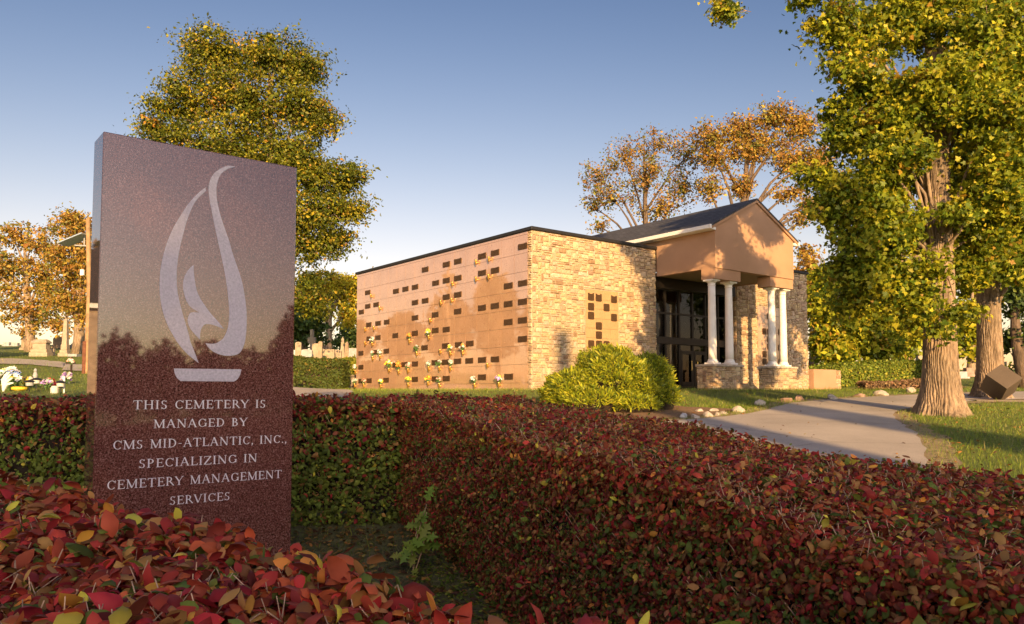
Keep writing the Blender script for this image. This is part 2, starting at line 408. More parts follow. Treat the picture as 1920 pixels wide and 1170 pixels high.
# ground follows the terrain; sink it slightly under the paved sheets is not needed (sheets are lifted)
V = np.c_[XX.ravel(), YY.ravel(), ZZ.ravel()]; ny = len(gy)
i, j = np.meshgrid(np.arange(len(gx) - 1), np.arange(ny - 1), indexing='ij'); q = (i * ny + j).ravel()
tag(link("ground", mesh_np("ground", V, np.c_[q, q + ny, q + ny + 1, q + 1], smooth=True), M_GRASS), "grassy cemetery ground rising gently away from the hedges", kind="structure")
RA = [(3.9, 5.5), (5.0, 9.0), (6.1, 11.6), (7.6, 14.8), (8.4, 17), (9.7, 20), (13, 23.2), (20, 25.5), (34, 27), (60, 27)]
RB = [(-.5, 9.2), (.2, 12), (1.4, 15.6), (3.3, 17.5), (5.9, 19.6), (8.4, 23.2), (13.5, 26.6), (20, 29.2), (34, 31), (60, 32)]
tess(RA, RB, 140, 16, .03, "road", M_ASPH, .035)
M_VERGE = simple("dry verge soil", (.30, .22, .12), .95, var=.4, scale=9, bmp=.8, bscale=40, bdist=.03)
def offs(P, d): 
    P = np.array(P); t = np.gradient(P, axis=0); t /= np.linalg.norm(t, axis=1, keepdims=True); return [tuple(q) for q in P + np.c_[t[:, 1], -t[:, 0]] * d]
tess(offs(RA, -.1), offs(RA, .42), 160, 4, .018, "verge", M_VERGE, .07)
tess(offs(RB, .1), offs(RB, -.5), 160, 4, .018, "verge", M_VERGE, .09)
LA = [(1.1, 14.6), (-1, 17), (-3.4, 20.5), (-5.1, 25), (-6.1, 30), (-8.2, 35.5), (-12, 42), (-18, 47)]
LB = [(-.9, 8.6), (-5, 12), (-8.2, 18), (-9.5, 25), (-10.3, 31), (-12.5, 37), (-15, 41), (-19, 44)]
tess(LA, LB, 90, 12, .034, "path", M_ASPH, .03)
p1 = [ground(-60, 683), ground(40, 684), ground(110, 690), ground(170, 697)]
p2 = [ground(-60, 671), ground(40, 674), ground(110, 679), ground(170, 685)]
tess([(p.x, p.y) for p in p1] + [(-12, 46)], [(p.x, p.y) for p in p2] + [(-13.5, 49)], 60, 6, .05, "lane", M_ASPH, .05)
q1 = [(.9, 17.4), (2.2, 17.9), (3.4, 18.3), (4.6, 18.9), (5.7, 20.2)]
q2 = [(.3, 20.8), (1.5, 22), (3, 22.2), (4.6, 21.6), (5.8, 20.8)]
tess(q1, q2, 30, 14, .036, "mulch_bed", M_MULCH, .08)
b1 = [(15.2, 35.2), (17, 36), (19.3, 36.6), (21.5, 37)]
b2 = [(16.4, 40.4), (18.6, 41), (20.8, 41.5), (23, 42)]
tess(b1, b2, 30, 14, .05, "planting_bed", M_MULCH, .1)
s1 = [(-5, 3.2), (-2.2, 3.0), (-.6, 2.2), (.2, 1.8)]
s2 = [(-5.5, 7.9), (-2.5, 7.9), (-1.0, 7.9), (1.4, 4.2)]
tess(s1, s2, 40, 40, .02, "garden_soil", M_SOIL, .03)

# ------------------------------------------------------------------ hedges
HEDGE_COLS = [(.50, .062, .042), (.32, .052, .04), (.48, .22, .075), (.17, .21, .035), (.26, .31, .045), (.8, .64, .08), (.85, .34, .06), (.64, .085, .05)]
M_HLEAF = leafmat("hedge leaves", HEDGE_COLS, trans=.3, rough=.55, jit=.5)
HG_COLS = [(.12, .16, .018), (.19, .23, .025), (.28, .29, .035), (.40, .34, .04)]
M_GLEAF = leafmat("green hedge leaves", HG_COLS, trans=.3, rough=.45, jit=.4)
M_GLEAF2 = leafmat("dark green hedge leaves", [(.06, .08, .012), (.10, .11, .018), (.18, .13, .03), (.10, .09, .02)], trans=.25, rough=.55, jit=.35)
M_DRY = leafmat("dry brown shrub leaves", [(.20, .12, .065), (.28, .17, .09), (.14, .09, .05), (.22, .12, .06)], trans=.2, rough=.8, jit=.3)
def quadstrip_sample(A, B, N):
    """area-uniform samples between two polylines -> xy"""
    A = np.array(A, float); B = np.array(B, float)
    Ls = np.array([.5 * abs(np.cross(B[i + 1] - A[i], B[i] - A[i + 1])) for i in range(len(A) - 1)]); Ls = Ls / Ls.sum()
    k = rng.choice(len(Ls), size=N, p=Ls); t = rng.random(N)[:, None]; u = rng.random(N)[:, None]
    return (A[k] * (1 - t) + A[k + 1] * t) * (1 - u) + (B[k] * (1 - t) + B[k + 1] * t) * u, (k + t[:, 0]) / (len(A) - 1), u[:, 0]
def smoothn(x, y, f, seed):
    r = np.random.default_rng(seed); s = 0
    for k in range(5):
        a, b, c = r.normal(size=3) * f * (1.6 ** k); s = s + np.sin(a * x + b * y + c * 9) / (1.3 ** k)
    return s / 2.5
def hedge(name, label, A, B, h, dens, leaf, probs_top, probs_side, lift_amp=.03, mat=None, twigs=0, dens_b=.35, ends=(True, True), sizes=None, seed=1, twl=.09, core_in=.09, group=None, cat="hedge", dens_a=1.0):
    """A: edge polyline facing the viewer, B: edge away; h: height"""
    A = np.array(A, float); B = np.array(B, float)
    c = (A.mean(0) + B.mean(0)) / 2
    root = empty(name, (c[0], c[1], g(*c)), 0, label, cat, group)
    Ps = []; Ns = []; Pr = []; Sz = []
    def emit(xy, z, nrm, probs, depth=.10):
        d = rng.exponential(depth * .5, len(xy)); P = np.c_[xy, z] - nrm * d[:, None]
        P += rng.normal(size=P.shape) * .012
        Ps.append(P); k = rng.normal(size=P.shape) * .75
        Ns.append(nrm + k + np.array([0, 0, .25])); Pr.append(np.tile(probs, (len(P), 1)) if np.ndim(probs) == 1 else probs)
    def area(A_, B_): return sum(.5 * abs(np.cross(B_[i + 1] - A_[i], B_[i] - A_[i + 1])) for i in range(len(A_) - 1))
    def top_z(xy): return gz(xy[:, 0], xy[:, 1]) + h + lift_amp * smoothn(xy[:, 0], xy[:, 1], 2.2, seed)
    n = int(area(A, B) * dens); xy, t, u = quadstrip_sample(A, B, n)
    emit(xy, top_z(xy) + np.abs(rng.normal(size=n)) * .012, np.tile([0, 0, 1.], (n, 1)), probs_top)
    def side(E, O, dn):
        L = np.linalg.norm(np.diff(E, axis=0), axis=1); n = int(L.sum() * h * dn)
        k = rng.choice(len(L), size=n, p=L / L.sum()); t = rng.random(n)[:, None]; xy = E[k] * (1 - t) + E[k + 1] * t
        o = (E[k] + E[k + 1]) / 2 - (O[k] + O[k + 1]) / 2
        d = E[k + 1] - E[k]; nn = np.c_[d[:, 1], -d[:, 0]]; nn /= np.linalg.norm(nn, axis=1, keepdims=True); nn *= np.sign((nn * o).sum(1))[:, None]
        v = rng.random(n) ** .85
        gap = np.clip((.12 - v) * 4, 0, 1)
        hol = smoothn((xy[:, 0] + xy[:, 1] * .7) * 1.0, v * 2.2, 4.2, seed + 21); keep = rng.random(n) > np.maximum(gap * .7, np.clip(-hol * 1.1 - .15, 0, .8))
        xy, nn, v = xy[keep], nn[keep], v[keep]
        bul = .04 * smoothn(xy[:, 0] * 1 + xy[:, 1], v * 3, 2.0, seed + 3) - .10 * np.clip(.2 - v, 0, 1)
        xy2 = xy + nn * bul[:, None]
        z = gz(xy[:, 0], xy[:, 1]) + v * (h + lift_amp * smoothn(xy[:, 0], xy[:, 1], 2.2, seed))
        pr = np.array(probs_side)[None] * (1 - v[:, None] ** 4) + np.array(probs_top)[None] * v[:, None] ** 4
        emit(xy2, z, np.c_[nn, np.zeros(len(xy))], pr)
    side(A, B, dens * dens_a); side(B, A, dens * dens_b)
    for e, kk in zip(ends, (0, -1)):
        if e:
            E = np.array([A[kk], B[kk]]); O = np.array([A[kk] + (A[1] - A[0] if kk == 0 else A[-2] - A[-1]), B[kk] + (B[1] - B[0] if kk == 0 else B[-2] - B[-1])])
            side(E, O, dens * .8)
    P = np.concatenate(Ps); Nn = np.concatenate(Ns); pr = np.concatenate(Pr); N = len(P)
    sz = leaf * np.clip(rng.lognormal(0, .36, N), .4, 2.0)
    scatter("leaves", OVAL_V, OVAL_T, P, Nn, sz, cat_tint(pr, N), mat or M_HLEAF, root, smooth=True, zvar=.6)
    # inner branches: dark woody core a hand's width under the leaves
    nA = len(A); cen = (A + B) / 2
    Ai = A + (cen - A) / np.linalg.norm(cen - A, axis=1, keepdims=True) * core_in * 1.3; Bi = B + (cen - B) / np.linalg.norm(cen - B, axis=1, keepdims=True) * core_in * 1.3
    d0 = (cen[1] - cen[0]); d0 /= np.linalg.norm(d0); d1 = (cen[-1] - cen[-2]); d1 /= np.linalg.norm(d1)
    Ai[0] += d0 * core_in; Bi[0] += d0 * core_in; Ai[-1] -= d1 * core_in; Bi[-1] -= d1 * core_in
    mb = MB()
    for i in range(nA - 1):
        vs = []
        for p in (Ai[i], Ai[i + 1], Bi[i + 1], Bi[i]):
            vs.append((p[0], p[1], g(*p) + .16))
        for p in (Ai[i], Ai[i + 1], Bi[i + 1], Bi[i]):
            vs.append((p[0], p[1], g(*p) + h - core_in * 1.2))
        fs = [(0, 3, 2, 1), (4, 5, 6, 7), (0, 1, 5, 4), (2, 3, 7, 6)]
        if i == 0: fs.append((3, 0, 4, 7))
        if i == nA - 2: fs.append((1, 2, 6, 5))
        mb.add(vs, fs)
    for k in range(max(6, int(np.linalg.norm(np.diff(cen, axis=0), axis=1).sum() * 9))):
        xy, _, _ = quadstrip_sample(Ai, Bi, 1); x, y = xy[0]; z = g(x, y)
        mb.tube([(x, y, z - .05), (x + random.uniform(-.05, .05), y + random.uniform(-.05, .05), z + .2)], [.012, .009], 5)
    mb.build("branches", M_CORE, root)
    if twigs:
        nt_ = int(area(A, B) * twigs); xy, t, u = quadstrip_sample(A, B, nt_)
        z = top_z(xy) - .022; P = np.c_[xy, z]
        cl = smoothn(xy[:, 0] * 1.0, xy[:, 1] * 1.0, 4.5, seed + 9) + rng.normal(size=nt_) * .4
        P = P[cl > -.1]; m_ = len(P)
        dirv = rng.normal(size=(m_, 3)) * np.array([.6, .6, .3]) + np.array([0, 0, 1])
        TW_V = [(0, .03, 0), (0, -.015, .026), (0, -.015, -.026), (1, .025, 0), (1, -.012, .021), (1, -.012, -.021)]
        TW_T = [(0, 1, 4), (0, 4, 3), (1, 2, 5), (1, 5, 4), (2, 0, 3), (2, 3, 5), (3, 4, 5)]
        perp = np.cross(dirv, rng.normal(size=dirv.shape))
        tw_ = scatter("cut_twigs", TW_V, TW_T, P, perp, twl * rng.uniform(.6, 1.5, m_), rng.random(m_), M_TWIG, root, axis=dirv); tw_['kind'] = 'stuff'
        # side twigs on the viewer's face
        L = np.linalg.norm(np.diff(A, axis=0), axis=1); n2 = int(L.sum() * h * twigs * .22)
        if n2:
            k = rng.choice(len(L), size=n2, p=L / L.sum()); t = rng.random(n2)[:, None]; xy = A[k] * (1 - t) + A[k + 1] * t
            o = (A[k] + A[k + 1]) / 2 - (B[k] + B[k + 1]) / 2; o /= np.linalg.norm(o, axis=1, keepdims=True)
            z = gz(xy[:, 0], xy[:, 1]) + rng.uniform(.25, h, n2); P = np.c_[xy - o * .06, z]
            dirv = np.c_[o * .7, np.full(n2, 1.1)] + rng.normal(size=(n2, 3)) * .25
            tw_ = scatter("side_twigs", TW_V, TW_T, P, np.cross(dirv, rng.normal(size=dirv.shape)), twl * 1.3 * rng.uniform(.6, 1.6, n2), rng.random(n2), M_TWIG, root, axis=dirv); tw_['kind'] = 'stuff'
    return root
#            red  maroon brown dkgrn green yellow orange brightred
P_RED = [.38, .15, .20, .05, .03, .025, .055, .15]
P_MIX = [.15, .24, .24, .26, .08, .01, .012, .02]
P_BACKTOP = [.2, .35, .2, .15, .05, .02, .02, .02]
P_BACKSIDE = [.01, .02, .06, .46, .42, .01, .0, .0]
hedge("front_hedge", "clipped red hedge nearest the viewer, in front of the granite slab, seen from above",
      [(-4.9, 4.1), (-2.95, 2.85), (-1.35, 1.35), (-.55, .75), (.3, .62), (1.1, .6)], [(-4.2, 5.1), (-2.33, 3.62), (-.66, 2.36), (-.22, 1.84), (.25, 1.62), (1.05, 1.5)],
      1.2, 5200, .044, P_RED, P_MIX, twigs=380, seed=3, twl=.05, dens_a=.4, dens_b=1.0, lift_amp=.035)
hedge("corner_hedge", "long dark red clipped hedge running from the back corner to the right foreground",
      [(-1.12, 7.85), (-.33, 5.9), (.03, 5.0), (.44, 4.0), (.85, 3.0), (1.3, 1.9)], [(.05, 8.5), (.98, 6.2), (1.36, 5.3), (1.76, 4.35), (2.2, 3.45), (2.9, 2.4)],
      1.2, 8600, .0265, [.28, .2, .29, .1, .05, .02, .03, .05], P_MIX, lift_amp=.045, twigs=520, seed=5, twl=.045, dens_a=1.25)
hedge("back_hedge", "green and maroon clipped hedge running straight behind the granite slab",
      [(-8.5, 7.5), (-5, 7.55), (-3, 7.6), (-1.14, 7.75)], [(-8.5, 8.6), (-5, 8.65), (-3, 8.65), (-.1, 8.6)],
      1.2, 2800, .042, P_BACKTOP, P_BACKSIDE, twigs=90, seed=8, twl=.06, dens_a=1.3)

# ------------------------------------------------------------------ granite slab
def flip(v): return v
SA = at(179, 738, 5.67); SBp = at(550, 738, 6.6)
a2 = Vector((SA.x, SA.y, 0)); b2 = Vector((SBp.x, SBp.y, 0)); U = (b2 - a2).normalized(); NRM = Vector((U.y, -U.x, 0)); SW = (b2 - a2).length
SN = NRM; ST = .31; ZS0 = -.25
ztop_a = at(192, 245, 5.67).z; ztop_b = at(556, 315, 6.6).z; ZS1 = (ztop_a + ztop_b) / 2
slab = empty("granite_sign", ((a2.x + b2.x) / 2, (a2.y + b2.y) / 2, g((a2.x + b2.x) / 2, (a2.y + b2.y) / 2)), 0,
             "tall polished red granite slab with carved flame emblem and white lettering among the hedges", "stone sign")
MS = Matrix.Identity(4)      # local: x along the face, y up, z outward from the face
MS.col[0] = (U.x, U.y, U.z, 0); MS.col[1] = (0, 0, 1, 0); MS.col[2] = (NRM.x, NRM.y, NRM.z, 0); MS.col[3] = (a2.x, a2.y, 0, 1)
mb = MB(); mb.box((0, ZS0, -ST), (SW, ZS1, 0), MS, .006); mb.build("slab", M_SLAB, slab)
MSI = MS.inverted()
def onslab(px, py): return MSI @ on_plane(px, py, a2, NRM)
def z5(x, y): p = onslab(150 + x / 2.926, 230 + y / 2.926); return (p.x, p.y)
def z6(x, y): p = onslab(150 + x / 2.926, 630 + y / 2.926); return (p.x, p.y)
def smoothpoly(P, n=4):
    """closed Catmull-Rom through points; points given as (x,y,'c') keep a sharp corner"""
    out = []; m = len(P)
    for i in range(m):
        p0, p1, p2, p3 = P[i - 1], P[i], P[(i + 1) % m], P[(i + 2) % m]
        q0 = p0 if len(p1) == 2 else p1; q3 = p3 if len(p2) == 2 else p2
        for k in range(n):
            t = k / n
            out.append(tuple(.5 * ((2 * p1[c]) + (-q0[c] + p2[c]) * t + (2 * q0[c] - 5 * p1[c] + 4 * p2[c] - q3[c]) * t * t + (-q0[c] + 3 * p1[c] - 3 * p2[c] + q3[c]) * t ** 3) for c in (0, 1)))
    return out
def c_(p): return (p[0], p[1], 'c')
em1 = [c_(z5(688, 355)), z5(650, 385), z5(600, 438), z5(550, 512), z5(505, 590), z5(470, 680), z5(445, 780), z5(436, 880), z5(440, 960), z5(455, 1040), z5(480, 1110), z5(512, 1170), z6(545, 50), z6(590, 100),
       c_(z6(651, 149)), z6(625, 80), z6(605, 30), z5(596, 1160), z5(575, 1090), z5(550, 1000), z5(535, 930), z5(530, 860), z5(533, 780), z5(545, 700), z5(560, 635), z5(580, 560), z5(600, 500), z5(635, 430), c_(z5(690, 375))]
em2 = [c_(z5(852, 243)), z5(830, 237), z5(800, 239), z5(760, 258), z5(730, 285), z5(710, 325), z5(705, 370), z5(712, 430), z5(725, 500), z5(745, 600), z5(765, 690), z5(785, 780), z5(800, 860), z5(812, 950), z5(818, 1040), z5(812, 1120),
       z6(793, 0), z6(772, 25), z6(735, 42), c_(z6(688, 39)), z6(710, 70), z6(745, 93), z6(790, 107), z6(840, 107), z6(875, 93), z6(895, 60), z6(908, 10), z5(914, 1100), z5(912, 1020), z5(900, 930), z5(885, 860), z5(862, 790), z5(838, 720), z5(815, 640), z5(790, 570), z5(768, 500), z5(752, 430), z5(748, 370), z5(755, 320), z5(775, 280), z5(810, 254)]
em3 = [c_(z5(622, 782)), z5(600, 800), z5(575, 840), z5(565, 880), z5(567, 920), z5(580, 970), z5(605, 1010), z5(635, 1030), c_(z5(655, 1042)), z5(612, 1041), z5(595, 1060), z5(591, 1090), z5(600, 1120), z5(620, 1150), z5(640, 1172), c_(z6(657, 20)), z5(662, 1140), z5(680, 1110), z5(710, 1105), z5(745, 1115),
       c_(z5(788, 1132)), z5(760, 1095), z5(720, 1050), z5(690, 1010), z5(660, 965), z5(640, 920), z5(630, 870), z5(625, 830)]
em4 = [c_(z6(515, 178)), c_(z6(885, 183)), z6(878, 212), z6(862, 238), c_(z6(843, 250)), c_(z6(552, 247)), z6(532, 230), z6(519, 202)]
mb = MB()
for e in (em1, em2, em3, em4): mb.prism(smoothpoly(e), -.004, .0025, MS)
mb.build("flame_emblem", M_FROST, slab)
# --- serif capitals drawn as strokes
TK, TN = .135, .06
def stem(x, y0=0, y1=1, w=TK, sv=.11): return [('L', x, y0, x, y1, w), ('L', x - sv - w / 3, y0 + .02, x + sv + w / 3, y0 + .02, .045), ('L', x - sv - w / 3, y1 - .02, x + sv + w / 3, y1 - .02, .045)]
def foot(x, y): return [('L', x - .13, y, x + .13, y, .045)]
GL = {
 'T': (.86, stem(.43)[:2] + [('L', .04, .965, .82, .965, TN), ('L', .06, .98, .03, .78, .05), ('L', .8, .98, .83, .78, .05)]),
 'H': (1.0, stem(.2) + stem(.8) + [('L', .2, .52, .8, .52, TN)]),
 'I': (.4, stem(.2)),
 'S': (.66, [('C', .33, .74, .23, .24, 30, 265, TN, TK * .8), ('C', .33, .26, .26, .26, 88, -150, TN, TK * .9), ('L', .54, .8, .545, .97, .04), ('L', .09, .03, .085, .22, .04)]),
 'C': (.88, [('C', .49, .5, .42, .49, 42, 318, TN, TK), ('L', .81, .7, .83, .97, .05)]),
 'E': (.76, stem(.2) + [('L', .2, .965, .66, .965, TN), ('L', .2, .51, .56, .51, TN), ('L', .2, .035, .7, .035, TN), ('L', .66, .98, .68, .8, .05), ('L', .7, .02, .74, .22, .05), ('L', .56, .6, .56, .42, .045)]),
 'M': (1.16, stem(.17, 0, 1, TN)[:2] + stem(.99, 0, 1, TK)[:2] + [('L', .17, .98, .58, .04, TK), ('L', .58, .04, .96, .98, TN), ('L', .02, .98, .2, .98, .045), ('L', .95, .98, 1.12, .98, .045)]),
 'R': (.86, stem(.2) + [('C', .4, .73, .26, .245, 95, -95, TN, TK), ('L', .2, .965, .42, .965, TN), ('L', .2, .49, .42, .49, TN), ('L', .44, .49, .82, .02, TK * .9), ('L', .74, .02, .9, .02, .045)]),
 'Y': (.88, stem(.44, 0, .48)[:2] + [('L', .08, .98, .44, .44, TK), ('L', .8, .98, .46, .44, TN)] + foot(.1, .98) + foot(.8, .98)),
 'A': (.94, [('L', .12, .02, .45, 1, TN), ('L', .45, 1, .82, .02, TK), ('L', .23, .36, .66, .36, .055)] + foot(.12, .02) + foot(.82, .02)),
 'N': (1.02, stem(.17, 0, 1, TN)[:2] + [('L', .17, .98, .83, .02, TK), ('L', .84, 0, .84, 1, TN), ('L', .72, .98, .97, .98, .045), ('L', .02, .98, .2, .98, .045)]),
 'G': (.96, [('C', .49, .5, .42, .49, 42, 318, TN, TK), ('L', .81, .7, .83, .97, .05), ('L', .83, .08, .83, .45, TK * .9), ('L', .68, .45, .95, .45, .045)]),
 'D': (.96, stem(.2) + [('C', .42, .5, .44, .47, 92, -92, TN, TK), ('L', .2, .965, .44, .965, TN), ('L', .2, .035, .44, .035, TN)]),
 'B': (.8, stem(.2) + [('C', .38, .74, .24, .23, 95, -95, TN, TK * .9), ('C', .4, .27, .3, .245, 95, -95, TN, TK), ('L', .2, .965, .4, .965, TN), ('L', .2, .51, .4, .51, TN), ('L', .2, .035, .42, .035, TN)]),
 'L': (.74, stem(.2) + [('L', .2, .035, .68, .035, TN), ('L', .68, .02, .72, .24, .05)]),
 'P': (.76, stem(.2) + [('C', .38, .72, .28, .25, 95, -95, TN, TK), ('L', .2, .965, .4, .965, TN), ('L', .2, .475, .4, .475, TN)]),
 'Z': (.82, [('L', .1, .965, .76, .965, TN), ('L', .72, .95, .1, .05, TK), ('L', .06, .035, .76, .035, TN), ('L', .1, .98, .08, .78, .05), ('L', .75, .02, .78, .22, .05)]),
 'V': (.92, [('L', .1, .98, .46, .02, TK), ('L', .48, .02, .82, .98, TN)] + foot(.1, .98) + foot(.82, .98)),
 '-': (.42, [('L', .06, .42, .36, .42, .07)]), ',': (.28, [('L', .15, .14, .15, 0, .14), ('L', .18, .04, .08, -.17, .06)]), '.': (.28, [('L', .14, .0, .14, .13, .13)]), ' ': (.5, [])}
def glyph(mb, ch, ox, oy, s, kx, lay):
    for k, st in enumerate(GL[ch][1]):
        zt = .0022 + .00014 * (k + lay)
        if st[0] == 'L':
            _, x0, y0, x1, y1, w_ = st; d = Vector((x1 - x0, y1 - y0)); d.normalize(); p = Vector((-d.y, d.x)) * w_ / 2
            poly = [(x0 + p.x, y0 + p.y), (x0 - p.x, y0 - p.y), (x1 - p.x, y1 - p.y), (x1 + p.x, y1 + p.y)]
        else:
            _, cx, cy, rx, ry, a0, a1, w0, w1 = st; out = []; inn = []
            for i in range(17):
                a = R(a0 + (a1 - a0) * i / 16); w_ = w0 + (w1 - w0) * abs(math.cos(a)) ** 1.3
                ca, sa = math.cos(a), math.sin(a)
                out.append((cx + rx * ca, cy + ry * sa)); inn.append((cx + (rx - w_) * ca, cy + (ry - w_ * .8) * sa))
            poly = out + inn[::-1]
        mb.prism([(ox + x * s * kx, oy + y * s) for x, y in poly], -.003, zt, MS)
for txt, x0, x1, yt0, yb0, yt1, yb1 in [("THIS CEMETERY IS", 290, 1018, 353, 402, 350, 394), ("MANAGED BY", 402, 918, 457, 504, 450, 494), ("CMS MID-ATLANTIC, INC.,", 178, 1134, 570, 621, 546, 588),
                                 ("SPECIALIZING IN", 320, 972, 674, 724, 648, 691), ("CEMETERY MANAGEMENT", 145, 1106, 790, 842, 738, 780), ("SERVICES", 490, 822, 878, 926, 857, 900)]:
    pl = z6(x0, yb0); pr_ = z6(x1, yb1); tl = z6(x0, yt0); tr_ = z6(x1, yt1)
    s = .5 * ((tl[1] - pl[1]) + (tr_[1] - pr_[1])); base = (pl[1] + pr_[1]) / 2
    adv = sum(GL[c][0] for c in txt); gap = .10; tot = (adv + gap * (len(txt) - 1)) * s; kx = (pr_[0] - pl[0]) / tot
    mb = MB(); x = pl[0]
    for n_, c in enumerate(txt):
        glyph(mb, c, x, base, s, kx, 0); x += (GL[c][0] + gap) * s * kx
    mb.build("inscription", M_LETTER, slab)

# ------------------------------------------------------------------ mausoleum
def bp(s, p, z=0):      # building frame: s along the stone front, p forward of it
    q = BC + BU * s - BV * p; return Vector((q[0], q[1], z))
MBD = Matrix.Identity(4); MBD.col[0] = (BU[0], BU[1], 0, 0); MBD.col[1] = (-BV[0], -BV[1], 0, 0); MBD.col[2] = (0, 0, 1, 0); MBD.col[3] = (BC[0], BC[1], 0, 1)
# local: x = s, y = p (towards the viewer), z up
ZT = 7.36; NL = 14.1; SL = 6.72; SR0, SR1 = 12.25, 18.1
maus = empty("mausoleum", bp(9, -6, ZB), 0, "long stone and pink granite mausoleum with a gabled brown portico on white columns", "mausoleum")
tones = [(.58, .44, .27), (.62, .49, .31), (.52, .39, .24), (.64, .52, .35), (.55, .42, .27), (.44, .32, .2), (.36, .24, .14), (.31, .2, .12), (.58, .44, .27), (.42, .3, .19)]
tw = np.array([5, 5, 4, 4, 5, 1.8, 1.2, .8, 4.5, 1.6]); tw = tw / tw.sum()
def ashlar(mb, s0, s1, z0, z1, M, hole=None, seed=0, base=.1):
    """irregular coursed stones laid as slightly rough blocks in front of y=0 (local x, z)"""
    r = np.random.default_rng(seed); U_ = .088
    nc = max(1, int(round((s1 - s0) / U_))); nr = max(1, int(round((z1 - z0) / U_))); ux_ = (s1 - s0) / nc; uz_ = (z1 - z0) / nr
    used = np.zeros((nc, nr), bool)
    if hole:
        for i in range(nc):
            for k in range(nr):
                if hole[0] < s0 + (i + .5) * ux_ < hole[1] and hole[2] < z0 + (k + .5) * uz_ < hole[3]: used[i, k] = True
    for k in range(nr):
        for i in range(nc):
            if used[i, k]: continue
            w_, h_ = [(2, 1), (3, 1), (4, 1), (5, 1), (2, 2), (3, 2), (4, 2), (5, 2), (2, 3), (3, 3), (1, 2), (1, 1)][r.choice(12, p=[.1, .14, .1, .04, .13, .17, .11, .04, .06, .05, .04, .02])]
            a = 0
            while a < w_ and i + a < nc and not used[i + a, k]: a += 1
            if i + a < nc and not used[i + a, k] and False: a += 1
            w_ = a; c = 0
            while c < h_ and k + c < nr and not used[i:i + w_, k + c].any(): c += 1
            h_ = c; used[i:i + w_, k:k + h_] = True
            mgap = .007; t = tones[r.choice(len(tones), p=tw)]; kk = r.uniform(.93, 1.06); kk *= .86; mb.cur = (t[0] * kk, t[1] * kk * r.uniform(.93, 1.01), t[2] * kk * r.uniform(.85, 1.05), 1)
            d = base * .2 + r.uniform(0, .035); e = .016
            X0, X1, Z0, Z1 = s0 + i * ux_ + mgap, s0 + (i + w_) * ux_ - mgap, z0 + k * uz_ + mgap, z0 + (k + h_) * uz_ - mgap
            jj = lambda: r.uniform(-.005, .005); q = lambda: d + r.uniform(-.012, .012)
            vs = [(X0, 0, Z0), (X1, 0, Z0), (X1, 0, Z1), (X0, 0, Z1)] + [(X0 + e + jj(), q(), Z0 + e + jj()), (X1 - e + jj(), q(), Z0 + e + jj()), (X1 - e + jj(), q(), Z1 - e + jj()), (X0 + e + jj(), q(), Z1 - e + jj()), ((X0 + X1) / 2, d + .012, (Z0 + Z1) / 2)]
            mb.add([M @ Vector(v) for v in vs], [(4, 5, 8), (5, 6, 8), (6, 7, 8), (7, 4, 8), (0, 1, 5, 4), (1, 2, 6, 5), (2, 3, 7, 6), (3, 0, 4, 7)])
def face_matrix(o, ux, n):
    M = Matrix.Identity(4); M.col[0] = (*ux, 0); M.col[1] = (*n, 0); M.col[2] = (0, 0, 1, 0); M.col[3] = (*o, 1); return M
u3 = Vector((BU[0], BU[1], 0)); v3 = Vector((BV[0], BV[1], 0))
# structural cores (mortar colour behind the stones)
mb = MB(); mb.box((0, -NL, ZB - .8), (SL, 0, ZT), MBD); left_wing = mb.build("left_wing_wall", M_MORTAR, maus)
hole = None
pa = MBD.inverted() @ on_plane(1097, 541, bp(0, 0), -v3); pb = MBD.inverted() @ on_plane(1160, 655, bp(0, 0), -v3)
HS0, HS1, HZ1, HZ0 = pa.x, pb.x, pa.z, 2.7
mb = MB(); mb_m = face_matrix(bp(0, 0), u3, -v3); ashlar(mb, 0.0, SL, ZB - .5, ZT - .02, mb_m, (HS0, HS1, HZ0, HZ1), 3)
M2 = face_matrix(bp(SL, 0), v3, u3); ashlar(mb, 0, .7, ZB - .5, ZT - .02, M2, None, 4)
# quoin strip turning the corner on the crypt side
M3 = face_matrix(bp(0, 0), v3, -u3); ashlar(mb, 0, .22, ZB - .5, ZT - .02, M3, None, 5)
stonewall = mb.build("stone_facing", M_STONE, maus, colors=True)
mb = MB(); mb.box((SR0, -NL, ZB - .8), (SR1, 0, ZT), MBD); mb.build("right_wing_wall", M_MORTAR, maus)
pc = MBD.inverted() @ on_plane(1424, 590, bp(0, 0), -v3); pd = MBD.inverted() @ on_plane(1470, 690, bp(0, 0), -v3)
H2 = (pc.x - .2, pd.x + .3, 2.6, pc.z + .4)
mb = MB(); ashlar(mb, SR0, SR1, ZB - .5, ZT - .02, mb_m, H2, 13)
M4 = face_matrix(bp(SR0, 0), v3, -u3); ashlar(mb, 0, .5, ZB - .5, ZT - .02, M4, None, 14)
M5 = face_matrix(bp(SR1, 0), v3, u3); ashlar(mb, 0, NL, ZB - .8, ZT - .02, M5, None, 15)
mb.build("stone_facing", M_STONE, maus, colors=True)
